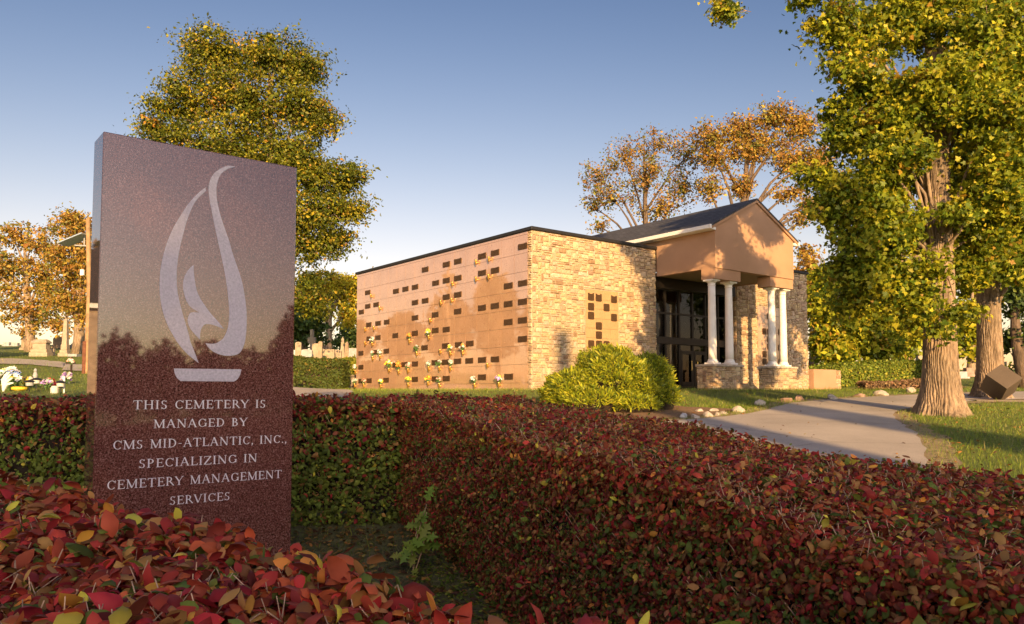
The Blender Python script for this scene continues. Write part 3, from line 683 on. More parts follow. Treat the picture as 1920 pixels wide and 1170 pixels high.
# niche panels in the stone fronts
def niche_panel(s0, s1, z0, z1, cols, rows, plaques, mat=M_PANEL):
    mb = MB()
    for i in range(cols):
        for k in range(rows):
            a = s0 + (s1 - s0) * i / cols; b = s0 + (s1 - s0) * (i + 1) / cols; c = z0 + (z1 - z0) * k / rows; d = z0 + (z1 - z0) * (k + 1) / rows
            mb.box((a + .004, 0.0, c + .004), (b - .004, .02 + .002 * ((i + k) % 2), d - .004), mb_m, .003)
    pn = mb.build("niche_panel", mat, maus)
    for (px, py, nt_) in plaques:
        q = MBD.inverted() @ on_plane(px, py, bp(0, 0), -v3); q.y = .02
        mb = MB(); w_, h_ = .16, .15
        poly = [(-w_, -h_ * .8), (-w_ * .8, -h_), (w_ * .8, -h_), (w_, -h_ * .8), (w_, h_), (w_ * .55, h_), (w_ * .5, h_ * .78), (-w_ * .5, h_ * .78), (-w_ * .55, h_), (-w_, h_)] if nt_ else \
               [(-w_, -h_ * .8), (-w_ * .8, -h_), (w_ * .8, -h_), (w_, -h_ * .8), (w_, h_ * .85), (w_ * .7, h_), (-w_ * .7, h_), (-w_, h_ * .85)]
        M = Matrix.Identity(4); o = bp(q.x, .022, q.z); M.col[0] = (*u3, 0); M.col[1] = (0, 0, 1, 0); M.col[2] = (*(-v3), 0); M.col[3] = (*o, 1)
        mb.prism(poly, 0, .02, M); mb.box((-w_ * .7, -.02, .02), (w_ * .7, .02, .026), M); mb.box((-w_ * .6, -.09, .02), (w_ * .6, -.06, .026), M)
        mb.build("niche_plaque", M_BRONZE, pn)
zz2 = lambda x, y, t: (980 + x / 2.925, 400 + y / 2.925, t)
niche_panel(HS0 + .01, HS1 - .01, HZ0, HZ1, 4, 7, [zz2(372, 458, 1), zz2(414, 463, 1), zz2(498, 472, 1), zz2(372, 512, 0), zz2(457, 517, 0), zz2(372, 561, 0), zz2(498, 572, 0), zz2(415, 618, 0), zz2(415, 668, 0), zz2(373, 717, 0), zz2(416, 719, 0), zz2(457, 721, 0)])
zz5 = lambda x, y: (1380 + x / 4.875, 500 + y / 4.875, 0)
niche_panel(H2[0] + .01, H2[1] - .01, H2[2], H2[3], 4, 7, [zz5(297, 455), zz5(254, 592), zz5(300, 596), zz5(300, 664), zz5(300, 732), zz5(256, 800), zz5(257, 868), zz5(400, 600), zz5(400, 742), zz5(402, 872)], M_CRYPT)
# crypt wall: polished panels, each set at a very slightly different angle
MCR = face_matrix(bp(0, 0), v3, -u3)      # x = along wall away, y = outward, z up
def crypt_hit(px, py):
    q = MCR.inverted() @ on_plane(px, py, bp(0, 0) - u3 * .04, -u3); return q.x, q.z
rowsz = []
for y in (313, 425, 538, 651, 765, 878, 990): rowsz.append(crypt_hit(640 + 1105 / 3.25, 400 + y / 3.25)[1])
pitch = (rowsz[0] - rowsz[-1]) / 6; z_top_row = rowsz[0] + pitch
edges_z = [z_top_row + pitch * .62 - pitch * k for k in range(9)]
ncol = 17; x_start = .22; cw = (NL - x_start) / ncol
mb = MB(); r = np.random.default_rng(21)
def crypt_panel(x0, x1, z0, z1):
    g_ = .006; t1, t2 = r.normal(size=2) * .0022
    c = .03; vs = []
    for (x, z) in ((x0 + g_, z0 + g_), (x1 - g_, z0 + g_), (x1 - g_, z1 - g_), (x0 + g_, z1 - g_)):
        vs.append((x, c + t1 * (x - (x0 + x1) / 2) + t2 * (z - (z0 + z1) / 2) * .6, z))
    vs = [(v[0], 0, v[2]) for v in vs] + vs
    mb.add([MCR @ Vector(v) for v in vs], [(4, 5, 6, 7), (0, 1, 5, 4), (1, 2, 6, 5), (2, 3, 7, 6), (3, 0, 4, 7)])
for k in range(ncol):
    x0 = x_start + cw * k; x1 = x0 + cw
    for i in range(8): crypt_panel(x0, x1, edges_z[i + 1], edges_z[i])
for k in range(9):
    x0 = x_start + (NL - x_start) * k / 9; x1 = x_start + (NL - x_start) * (k + 1) / 9
    crypt_panel(x0, x1, edges_z[0], ZT - .02); crypt_panel(x0, x1, ZB - .4, edges_z[8])
crypt = mb.build("crypt_wall", M_CRYPT, maus)
plq = [(1105, 201), (937, 240), (858, 260), (710, 292), (640, 311), (511, 342), (937, 347), (858, 363), (710, 394), (640, 409), (575, 424), (449, 449), (391, 461), (333, 474), (161, 482), (161, 566), (212, 556), (122, 601),
       (1105, 425), (1018, 441), (710, 495), (640, 509), (511, 532), (449, 543), (1105, 538), (1018, 551), (937, 563), (858, 575), (710, 597), (573, 617), (449, 636), (277, 662), (224, 670), (168, 678),
       (1105, 651), (1018, 662), (640, 707), (573, 713), (449, 730), (330, 744), (223, 757), (170, 763), (1105, 765), (783, 793), (715, 800), (636, 807), (508, 818), (275, 839), (210, 845), (120, 852),
       (937, 889), (858, 893), (780, 898), (708, 901), (635, 906), (572, 909), (449, 917), (385, 920), (330, 924), (120, 937), (1020, 995), (858, 998), (640, 1006), (572, 1008), (449, 1011), (273, 1016), (170, 1019), (120, 1021)]
def plaque_mesh():
    mb = MB(); w_, h_ = .27, .115
    mb.prism([(-w_, -h_ * .7), (-w_ * .94, -h_), (w_ * .94, -h_), (w_, -h_ * .7), (w_, h_ * .7), (w_ * .9, h_), (w_ * .4, h_ * .9), (-w_ * .4, h_ * .9), (-w_ * .9, h_), (-w_, h_ * .7)], 0, .02)
    mb.box((-w_ * .6, .02, .02), (w_ * .6, .05, .026)); mb.box((-w_ * .45, -.05, .02), (w_ * .45, -.02, .026))
    for q in (-.8, .8): mb.box((q * w_ - .025, -.05, .02), (q * w_ + .025, .06, .03))
    return mb
MPQ = Matrix.Identity(4); MPQ.col[0] = (*(-v3), 0); MPQ.col[1] = (0, 0, 1, 0); MPQ.col[2] = (*(-u3), 0)
proto = None
for x, y in plq:
    s, z = crypt_hit(640 + x / 3.25, 400 + y / 3.25); o = bp(0, 0) + v3 * s - u3 * .036; o.z = z
    if proto is None:
        proto = plaque_mesh().build("name_plaque", M_BRONZE); pm = proto; 
        ob = proto
    else:
        ob = proto.copy(); col.objects.link(ob)
    M = MPQ.copy(); M.col[3] = (*o, 1); ob.parent = crypt; ob.matrix_parent_inverse = maus.matrix_basis.inverted() @ Matrix.Identity(4)
    ob.matrix_parent_inverse = (maus.matrix_basis @ crypt.matrix_parent_inverse).inverted(); ob.matrix_basis = M
# brass vases on the crypt wall (parts), bouquets standing in them (things)
FLW = {'white': (.62, .59, .53), 'yellow': (.85, .6, .05), 'orange': (.85, .3, .04), 'pink': (.8, .4, .32), 'purple': (.4, .25, .55), 'red': (.55, .03, .03), 'blue': (.2, .3, .65), 'green': (.08, .16, .04), 'pale': (.6, .68, .62), 'magenta': (.4, .05, .2)}
M_FLW = {k: simple("petals " + k, v, .7, var=.2, scale=30) for k, v in FLW.items()}
PET_V = [(0, 0, 0)] + [(math.cos(a) * (1 if i % 2 else .55), math.sin(a) * (1 if i % 2 else .55), .25) for i, a in enumerate(np.linspace(0, 2 * math.pi, 13)[:-1])]
PET_T = [(0, i, i % 12 + 1) for i in range(1, 13)]
def bouquet(name, label, cat, c, rad, cols, n=10, group=None, size=.05, flat=1.0, lean=(0, 0)):
    """blooms on stems: one 'blooms' part per colour plus leaves"""
    root = empty(name, c, 0, label, cat, group)
    st = MB(); pts = {k: [] for k in cols}; lv = []
    for i in range(n):
        d = rng.normal(size=3); d /= np.linalg.norm(d); d[2] = abs(d[2]) * flat
        p = np.array([d[0] * rad * rng.uniform(.4, 1) + lean[0] * rng.random(), d[1] * rad * rng.uniform(.4, 1) + lean[1] * rng.random(), rad * .8 + d[2] * rad])
        k = list(cols)[i % len(cols)]; pts[k].append((p, d)); st.tube([(0, 0, 0), (p[0] * .6, p[1] * .6, p[2] * .55), tuple(p)], [.006, .005, .004], 4)
        lv.append(p * rng.uniform(.5, .9))
    st.v = [tuple(Vector(v) + Vector(c)) for v in st.v]; st.build("stems", M_FLW['green'], root)
    for k, L in pts.items():
        if not L: continue
        P = []; Nn = []
        for p, d in L:
            for q in range(5):
                P.append(p + rng.normal(size=3) * size * .35); Nn.append(d + rng.normal(size=3) * .35 + np.array([0, -.4, .2]))
        P = np.array(P) + np.array(c)
        o = scatter("blooms", PET_V, PET_T, P, np.array(Nn), size * rng.uniform(.7, 1.2, len(P)), rng.random(len(P)), M_FLW[k], root)
    P = np.repeat(np.array(lv), 3, 0) + rng.normal(size=(len(lv) * 3, 3)) * rad * .25 + np.array(c)
    scatter("leaves", OVAL_V, OVAL_T, P, rng.normal(size=P.shape) + np.array([0, -.5, .5]), np.full(len(P), size * 1.5), rng.random(len(P)), M_FLW['green'], root)
    return root
vas_empty = [(829, 298), (908, 280), (829, 402), (905, 388), (684, 432), (613, 545), (680, 532), (548, 653), (152, 708), (204, 700), (152, 793), (610, 842), (898, 927), (188, 505), (240, 580)]
vas_fl = [(195, 772, 'white', "round white bouquet high at the left, above the pale pair"), (422, 752, 'orange', "dark orange dried bouquet on the fifth row, left of centre"), (540, 728, 'yellow yellow white', "yellow bouquet highest on the crypt wall, near its middle"),
    (198, 858, 'white pink', "small white bouquet left of the star-white one"), (243, 850, 'white', "star-white bouquet at the end of a bronze plaque, third row up"), (468, 830, 'white green', "white bouquet with much green, beside one plaque"),
    (672, 825, 'yellow yellow white', "yellow bouquet trailing long white blooms between two plaques"), (748, 820, 'white orange', "white and orange bouquet right of the trailing yellow one"),
    (297, 930, 'white yellow white', "largest white and yellow bouquet on the crypt wall"), (356, 940, 'orange', "small orange bouquet beside the largest white one"), (414, 932, 'white pink', "white and pink bouquet right of the small orange one, second row"),
    (540, 918, 'white', "full white bouquet left of the two slimmer white ones"), (605, 918, 'white green', "white and green bouquet, middle of three white ones"), (672, 918, 'white', "slim white bouquet, rightmost of three white ones"),
    (92, 942, 'white pink', "pink and white bouquet jutting out at the wall's far left edge"), (88, 1025, 'white', "white bouquet at the lowest left corner of the crypt wall"), (143, 1025, 'pink', "pink bouquet between two plaques in the bottom row"),
    (247, 1028, 'yellow white', "pale yellow bouquet in the bottom row, left part"), (415, 1018, 'yellow', "bright yellow round bouquet in the bottom row"), (536, 1010, 'orange yellow', "tall orange bouquet in the bottom row"),
    (605, 1020, 'pink green', "low pink bouquet right of the tall orange one"), (820, 1020, 'white', "white bouquet leaning left in the bottom row, right part"), (968, 1012, 'white purple yellow', "white and purple bouquet, rightmost in the bottom row")]
def vase_mesh():
    mb = MB(); mb.lathe([(.012, -.13), (.03, -.1), (.042, 0), (.052, .06), (.062, .1), (.05, .1)], (0, .08, 0), 12); mb.box((-.025, 0, -.06), (.025, .04, .02)); return mb
MV = Matrix.Identity(4); MV.col[0] = (*v3, 0); MV.col[1] = (*(-u3), 0); MV.col[2] = (0, 0, 1, 0)
vproto = None
def place_vase(x, y, up=0):
    global vproto
    s, z = crypt_hit(640 + x / 3.25, 400 + y / 3.25); o = bp(0, 0) + v3 * s - u3 * .036; o.z = z - up
    if vproto is None: vproto = vase_mesh().build("flower_vase", M_GOLD, smooth=True); ob = vproto
    else: ob = vproto.copy(); col.objects.link(ob)
    M = MV.copy(); M.col[3] = (*o, 1); ob.parent = crypt; ob.matrix_parent_inverse = (maus.matrix_basis @ crypt.matrix_parent_inverse).inverted(); ob.matrix_basis = M
    return o
for x, y in vas_empty: place_vase(x, y)
for x, y, cs, lab in vas_fl:
    o = place_vase(x, y, .2); big = .2 if 'largest' in lab else .13
    bouquet("wall_bouquet", lab, "bouquet", tuple(o - u3 * .08 + Vector((0, 0, .1))), big, dict.fromkeys(cs.split()), 12 if big < .2 else 22, "bouquets in the brass vases of the crypt wall", .05,
            lean=((v3.x * .25, v3.y * .25) if 'leaning' in lab else (0, 0)))
# copings of the flat wings
mb = MB(); mb.box((-.1, -NL - .1, ZT), (SL + .06, .1, ZT + .12), MBD, .01); mb.build("roof_coping", M_TRIM, maus)
mb = MB(); mb.box((SR0 - .06, -NL - .1, ZT), (SR1 + .1, .1, ZT + .12), MBD, .01); mb.build("roof_coping", M_TRIM, maus)
# portico
PS0, PS1, PP = 6.74, 12.1, 3.1
ZSOF = 6.22; ZEV = 7.98; ZRG = 9.3; PB = -7.5
port = empty("portico", bp((PS0 + PS1) / 2, PP / 2, ZB)); port.parent = maus; port.matrix_parent_inverse = maus.matrix_basis.inverted()
mb = MB(); mid = (PS0 + PS1) / 2
# side walls and gable (upper box, open below)
mb.box((PS0, 0.06, ZSOF), (PS0 + .25, PP - .25, ZEV), MBD); mb.box((PS1 - .25, 0.06, ZSOF), (PS1, PP - .25, ZEV), MBD)
Mg = Matrix.Identity(4); o = bp(0, PP - .25); Mg.col[0] = (*u3, 0); Mg.col[1] = (0, 0, 1, 0); Mg.col[2] = (*(-v3), 0); Mg.col[3] = (*o, 1)
mb.prism([(PS0, ZSOF), (PS1, ZSOF), (PS1, ZEV), (mid, ZRG - .02), (PS0, ZEV)], 0, .25, Mg)
mb.box((PS0, PB, ZT + .13), (PS0 + .25, .055, ZEV), MBD); mb.box((PS1 - .25, PB, ZT + .13), (PS1, .055, ZEV), MBD)
for a, b in ((PS0 - .02, 8.4), (10.45, PS1 + .02)): mb.box((a, PP - .68, ZSOF - .42), (b, PP - .05, ZSOF - .002), MBD)
mb.build("gable_wall", M_STUCCO, port)
mb = MB(); mb.box((PS0 + .26, -.9, ZSOF + .02), (PS1 - .26, PP - .26, ZSOF + .1), MBD); mb.build("soffit", M_SOFFIT, port)
mb = MB(); mb.box((SL + .05, -.95, 5.78), (SR0 - .05, .0, ZSOF + .015), MBD); mb.build("header_beam", M_FRAME, port)
# roof: two slopes with UVs in metres
def roof_side(sg):
    e = mid + sg * ((PS1 - PS0) / 2 + .28); sl = (ZRG - ZEV) / ((PS1 - PS0) / 2)
    ze = ZRG + .06 - sl * abs(e - mid); P = [(e, PB, ze), (e, PP + .1, ze), (mid, PP + .1, ZRG + .06), (mid, PB, ZRG + .06)]
    return P, math.hypot(e - mid, ZRG + .06 - ze)
me = bpy.data.meshes.new("roof"); V = []; F = []; UVs = []
for sg in (-1, 1):
    P, L = roof_side(sg); b = len(V); D = PP + .1 - PB
    V += [MBD @ Vector(p) for p in P] + [MBD @ Vector((p[0], p[1], p[2] - .07)) for p in P]
    F += [tuple(b + k for k in q) for q in ((0, 1, 2, 3), (7, 6, 5, 4), (0, 4, 5, 1), (1, 5, 6, 2), (3, 7, 4, 0))]
    uv = [(0, 0), (D, 0), (D, L), (0, L)]
    UVs += [uv, uv[::-1], [(0, 0), (0, .1), (D, .1), (D, 0)], [(0, 0), (0, .1), (L, .1), (L, 0)], [(0, 0), (0, .1), (L, .1), (L, 0)]]
me.from_pydata([tuple(v) for v in V], [], F); ul = me.uv_layers.new(name="uv"); k = 0
for f in UVs:
    for u in f: ul.data[k].uv = u; k += 1
roof = link("roof", me, M_SHINGLE, port)
mb = MB(); P, L = roof_side(-1); e, ze = P[0][0], P[0][2]
for sg in (-1, 1):
    ee = mid + sg * (mid - e)
    mb.box((ee - .12 if sg < 0 else ee + .003, PB, ze - .18), (ee - .003 if sg < 0 else ee + .12, PP + .08, ze - .02), MBD, .01)
    a, b = sorted((ee + sg * -.003 , mid + sg * ((PS1 - PS0) / 2) + sg * .003)); mb.box((a, PB, ze - .2), (b, PP + .05, ze - .09), MBD)
mb.build("gutter", M_WHITE, port)
mb = MB()
for sg in (-1, 1):
    e2 = mid + sg * ((PS1 - PS0) / 2 + .28); sl = (ZRG - ZEV) / ((PS1 - PS0) / 2); zz = ZRG - .012 - sl * abs(e2 - mid)
    poly = [(mid, ZRG - .012), (e2, zz), (e2, zz - .1), (mid, ZRG - .112)]
    mb.prism(poly, .253, .33, Mg)
mb.build("rake_board", M_STUCCO, port)
# pedestals and columns
def column(s, p):
    zb = ZB + 1.02; zt = ZSOF - .424; c = bp(s, p)
    mb = MB(); r0, r1 = .165, .14
    prof = [(r0 + (r1 - r0) * (t ** 1.4), zb + .2 + (zt - zb - .42) * t) for t in np.linspace(0, 1, 9)]
    mb.lathe(prof, (c.x, c.y, 0), 24); cobj = mb.build("column", M_WHITE, port, smooth=True)
    mb = MB(); mb.box((s - .23, p - .23, zb), (s + .23, p + .23, zb + .07), MBD, .008)
    mb.lathe([(.21, zb + .07), (.225, zb + .1), (.2, zb + .135), (.185, zb + .15), (.19, zb + .175), (r0 + .004, zb + .21)], (c.x, c.y, 0), 24); mb.build("column_base", M_WHITE, cobj)
    mb = MB(); mb.lathe([(r1 + .003, zt - .24), (r1 + .025, zt - .225), (r1 + .003, zt - .2), (r1 + .01, zt - .14), (r1 + .07, zt - .08), (r1 + .075, zt - .065)], (c.x, c.y, 0), 24)
    mb.box((s - .24, p - .24, zt - .065), (s + .24, p + .24, zt), MBD, .006); mb.build("capital", M_WHITE, cobj)
for s, p in ((6.97, 2.72), (8.05, 2.72), (10.98, 2.72), (11.8, 2.72)): column(s, p)
for k, (a, b) in enumerate(((6.5, 8.4), (10.55, 12.2))):
    f, bk = 3.12, 2.3; mb = MB(); mb.box((a + .05, bk, ZB - .4), (b - .05, f - .05, ZB + .93), MBD); pd_ = mb.build("pedestal", M_MORTAR, port)
    mb = MB(); ashlar(mb, a, b, ZB - .3, ZB + .93, face_matrix(bp(0, f - .05), u3, -v3), None, 31 + k); ashlar(mb, 0, f - .05 - bk, ZB - .3, ZB + .93, face_matrix(bp(a + .05, f - .05), v3, -u3), None, 33 + k)
    ashlar(mb, 0, f - .05 - bk, ZB - .3, ZB + .93, face_matrix(bp(b - .05, f - .05), v3, u3), None, 35 + k)
    mb.build("stone_facing", M_STONE, pd_, colors=True)
    mb = MB(); mb.box((a - .03, bk - .05, ZB + .93), (b + .03, f + .03, ZB + 1.015), MBD, .01); mb.build("cap_stone", M_ROCK, pd_)
# glass front
GP = -.35; gx0, gx1 = SL + .06, SR0 - .06; ZTR0, ZTR1 = 3.42, 3.72
glz = MB(); fr = MB()
cols_ = np.linspace(gx0, gx1, 7)
for x in cols_:
    fr.box((x - .045, GP - .06, ZTR1 + .002), (x + .045, GP + .06, 5.775), MBD)
    fr.box((x - .05, GP - .06, ZB), (x + .05, GP + .06, ZTR0 - .002), MBD)
for a, b in zip(cols_[:-1], cols_[1:]):
    fr.box((a + .046, GP - .055, 4.72), (b - .046, GP + .055, 4.8), MBD)
    fr.box((a + .051, GP - .055, ZB), (b - .051, GP + .055, ZB + .16), MBD)
fr.box((gx0, GP - .1, ZTR0), (gx1, GP + .12, ZTR1), MBD, .01)
gfr = fr.build("glazing_frame", M_FRAME, maus)
for a, b in zip(cols_[:-1], cols_[1:]):
    for z0, z1 in ((ZTR1 + .004, 4.718), (4.802, 5.774), (ZB + .165, ZTR0 - .004)):
        m_ = MB(); t = random.uniform(-.006, .006); m_.box((a + .052, GP - .012, z0), (b - .052, GP - .004, z1), MBD); m_.build("glass_pane", M_GLASS, gfr)
for k in (2, 3):
    a, b = cols_[k], cols_[k + 1]; m_ = MB()
    m_.box((a + .056, GP + .03, ZB + .17), (a + .15, GP + .075, ZTR0 - .25), MBD); m_.box((b - .15, GP + .03, ZB + .17), (b - .056, GP + .075, ZTR0 - .25), MBD)
    m_.box((a + .153, GP + .03, ZTR0 - .4), (b - .153, GP + .075, ZTR0 - .25), MBD); m_.box((a + .153, GP + .03, ZB + .17), (b - .153, GP + .075, ZB + .38), MBD)
    dr = m_.build("door", M_FRAME, gfr); m_ = MB(); x = b - .2 if k == 2 else a + .2
    m_.tube([bp(x, GP + .08, ZB + 1.3), bp(x, GP + .14, ZB + 1.3), bp(x, GP + .14, ZB + .9), bp(x, GP + .08, ZB + .9)], [.013] * 4, 6); m_.build("door_handle", M_GOLD, gfr)
# lobby
mb = MB(); mb.box((SL + .02, -5.6, ZB), (SR0 - .02, -5.4, ZSOF), MBD); mb.box((SL + .02, -5.4, ZB - .1), (SR0 - .02, -.5, ZB - .004), MBD); mb.box((SL + .02, -5.4, ZSOF - .3), (SR0 - .02, -1.0, ZSOF - .1), MBD)
mb.box((SL + .003, -5.4, ZB), (SL + .06, -.6, ZSOF - .31), MBD); mb.box((SR0 - .06, -5.4, ZB), (SR0 - .003, -.6, ZSOF - .31), MBD)
mb.build("lobby", M_INT, maus)
tb = empty("lobby_table", bp(9.0, -2, ZB), 0, "dark round lobby table seen through the glass doors", "table")
mb = MB(); c = bp(9.0, -2); mb.lathe([(.55, .74), (.56, .76), (.55, .78)], (c.x, c.y, ZB), 20); mb.build("tabletop", M_DARKW, tb)
mb = MB(); mb.lathe([(.3, 0), (.28, .05), (.07, .1), (.06, .5), (.12, .735)], (c.x, c.y, ZB), 14); mb.build("pedestal_leg", M_DARKW, tb)
bouquet("lobby_bouquet", "dark red bouquet on the round lobby table behind the glass", "bouquet", (c.x, c.y, ZB + .78), .3, {'orange': 1, 'red': 1}, 16, None, .1)
# low wall by the right wing, and kerb block by the left end
lw = empty("low_wall", bp(19.3, .2, ZB), 0, "low brown stucco wall joined to the right end of the mausoleum", "wall")
mb = MB(); mb.box((SR1 + .1, -.1, ZB - .5), (20.3, .25, 2.52), MBD, .01); mb.build("wall_body", M_STUCCO, lw)
mb = MB(); mb.box((20.303, -.1, ZB - .5), (20.75, .22, 2.5), MBD); mb.build("end_pier", M_MORTAR, lw)
mb = MB(); ashlar(mb, 20.31, 20.75, ZB - .4, 2.5, face_matrix(bp(0, .22), u3, -v3), None, 44); ashlar(mb, 0, .3, ZB - .4, 2.5, face_matrix(bp(20.75, .22), v3, u3), None, 45); mb.build("stone_facing", M_STONE, lw, colors=True)
bk = bp(-1.0, -NL - .3, 0)
lw2 = empty("garden_wall", at(655, 716, 40.5), 0, "low buff stone wall under the yellow hedge at the far end of the crypt wall", "wall")
pA = at(630, 728, 42.2); pB = at(668, 728, 40.7); dz = (pB - pA).normalized(); dn = Vector((-dz.y, dz.x, 0))
mb = MB(); mb.add([*(p + o_ + Vector((0, 0, h_)) for h_ in (-.9, .62) for p, o_ in ((pA, Vector()), (pB + dz * .3, Vector()), (pB + dz * .3, dn * .4), (pA, dn * .4)))], [(0, 3, 2, 1), (4, 5, 6, 7), (0, 1, 5, 4), (1, 2, 6, 5), (2, 3, 7, 6), (3, 0, 4, 7)]); mb.build("wall_body", M_GSTONE, lw2)
mb = MB(); mb.add([*(p + o_ + Vector((0, 0, h_)) for h_ in (.622, .7) for p, o_ in ((pA, -dn * .04), (pB + dz * .3, -dn * .04), (pB + dz * .3, dn * .44), (pA, dn * .44)))], [(0, 3, 2, 1), (4, 5, 6, 7), (0, 1, 5, 4), (1, 2, 6, 5), (2, 3, 7, 6), (3, 0, 4, 7)]); mb.build("coping", M_GSTONE, lw2)

# ------------------------------------------------------------------ trees
def tree(name, label, base, tr, clumps, n, leaf, probs, mat, bark=M_BARK, tmpl=(RHOMB_V, RHOMB_T), group=None, fork=.45, sub=.55, cat="tree", lean=0, trunk_obj=None, fill=2.2, limb_k=1.0, flat=.6, twigs=1, upright=.4, per_=55):
    base = Vector(base); root = empty(name, base, 0, label, cat, group)
    C = [(Vector(c[:3]), Vector(c[3:6])) for c in clumps]
    top = max(c.z + r.z * .3 for c, r in C); cx = sum((c.x * r.x * r.z for c, r in C)) / sum(r.x * r.z for c, r in C); cy = sum((c.y * r.x * r.z for c, r in C)) / sum(r.x * r.z for c, r in C)
    tip = Vector((base.x * .4 + cx * .6, base.y * .4 + cy * .6, top))
    mb = MB()
    def tp(t):
        b = base.lerp(tip, t); b.x += lean * math.sin(t * 3); return b
    if trunk_obj is None:
        ts = np.linspace(0, 1, 10); mb.tube([tp(t) - Vector((0, 0, .15 if t == 0 else 0)) for t in ts], [tr * (1.35 if t == 0 else 1) * (1 - t) ** .8 + .02 for t in ts], 10)
    vol = np.array([r.x * r.y * r.z for c, r in C]) ** (2 / 3); share = vol / vol.sum()
    P = []; ctr = []; tn = []
    for (c, r), sh, rz_ in zip(C, share, [q[6] if len(q) > 6 else 0 for q in clumps]):
        t0 = min(.92, max(fork * .7, (c.z - base.z) / (top - base.z) - .22 - .1 * random.random())); a = tp(t0)
        mid_ = a.lerp(c, .5) + Vector((random.uniform(-.3, .3), random.uniform(-.3, .3), (.12 * (c - a).length + rz_))); lr = max(.03, tr * .42 * (1 - t0) ** .4 * limb_k)
        mb.tube([a, a.lerp(mid_, .5) + Vector((0, 0, .05)), mid_, mid_.lerp(c, .5), c], [lr, lr * .85, lr * .65, lr * .45, lr * .25], 7)
        ns = max(4, int(n * sh / per_)); per = int(n * sh / ns)
        for k in range(ns):
            d = rng.normal(size=3); d /= np.linalg.norm(d); q = rng.random() ** (1 / fill); e = np.array(c) + d * np.array(r) * q
            if twigs and (k % 2 == 0): 
                ev = Vector(e); m2 = c.lerp(ev, .55) + Vector((random.uniform(-.2, .2), random.uniform(-.2, .2), random.uniform(-.1, .25)))
                mb.tube([c.lerp(a, .15 * random.random()), m2, ev], [lr * .28, lr * .18, .012], 5)
            s = sub * rng.uniform(.6, 1.35); pp = rng.normal(size=(per, 3)) * np.array([s, s, s * flat]) * .6
            tt = cat_tint(np.array(probs), per); tt = np.where(rng.random(per) < .55, tt[0], tt); tn.append(tt)
            P.append(e + pp); ctr.append(np.tile(np.array(c), (per, 1)))
    mb.build("trunk" if trunk_obj is None else "limbs", bark, root, smooth=True)
    P = np.concatenate(P); ctr = np.concatenate(ctr)
    out = P - ctr; out /= np.maximum(np.linalg.norm(out, axis=1, keepdims=True), .01)
    nn = out * .5 + rng.normal(size=P.shape) * .7 + np.array([0, -.1, upright])
    tint = np.concatenate(tn)
    scatter("crown", tmpl[0], tmpl[1], P, nn, leaf * rng.lognormal(0, .25, len(P)), tint, mat, root, zvar=.6)
    return root
def cl(px, py, Y, rpx, rpy, ry=None):
    c = at(px, py, Y); k = Y / FPX; return (c.x, c.y, c.z, rpx * k, (ry if ry is not None else (rpx + rpy) / 2 * k), rpy * k)
def gp(px, Y):
    x = (px - 960) / FPX * Y; return (x, Y, g(x, Y))
M_LMAPLE = leafmat("green gold maple leaves", [(.09, .11, .012), (.16, .165, .015), (.27, .24, .02), (.43, .31, .03), (.42, .2, .03)], trans=.4, jit=.4)
M_LORANGE = leafmat("orange autumn leaves", [(.40, .21, .045), (.46, .29, .055), (.28, .14, .04), (.27, .23, .045), (.17, .18, .035)], trans=.4, jit=.35)
M_LYELL = leafmat("yellow autumn leaves", [(.58, .44, .04), (.50, .42, .035), (.34, .32, .03), (.22, .24, .03), (.55, .28, .03)], trans=.4, jit=.35)
M_LBIG = leafmat("broad yellow green leaves", [(.11, .15, .014), (.20, .24, .018), (.34, .34, .022), (.48, .42, .03), (.40, .24, .03)], trans=.45, jit=.3)
M_LDARK = leafmat("dark green leaves", [(.06, .09, .025), (.09, .13, .03), (.15, .18, .03)], trans=.3, jit=.3)
# big maple behind the slab
tree("maple_tree", "tall rounded green and gold maple rising behind the granite slab", gp(505, 46), .55,
     [cl(400, 110, 46, 70, 60), cl(520, 110, 46, 70, 55), cl(575, 125, 47, 38, 40), cl(350, 190, 46, 60, 45), cl(450, 190, 45, 80, 60), cl(560, 200, 46, 60, 55), cl(320, 250, 46, 50, 35), cl(420, 280, 45, 90, 60), cl(530, 290, 46, 80, 60),
      cl(605, 225, 46, 32, 35), cl(590, 330, 46, 60, 45), cl(640, 340, 46, 45, 40), cl(600, 400, 45, 65, 50), cl(655, 395, 46, 40, 28), cl(520, 400, 46, 70, 60), cl(590, 460, 46, 55, 38), cl(630, 450, 46, 30, 28), cl(500, 480, 46, 60, 60), cl(430, 400, 47, 80, 70), cl(575, 560, 47, 40, 40), cl(310, 205, 46, 28, 20), cl(290, 240, 46, 22, 14)],
     100000, .18, [.38, .33, .18, .08, .03], M_LMAPLE, sub=.72, fill=2.1, per_=85, flat=.5)
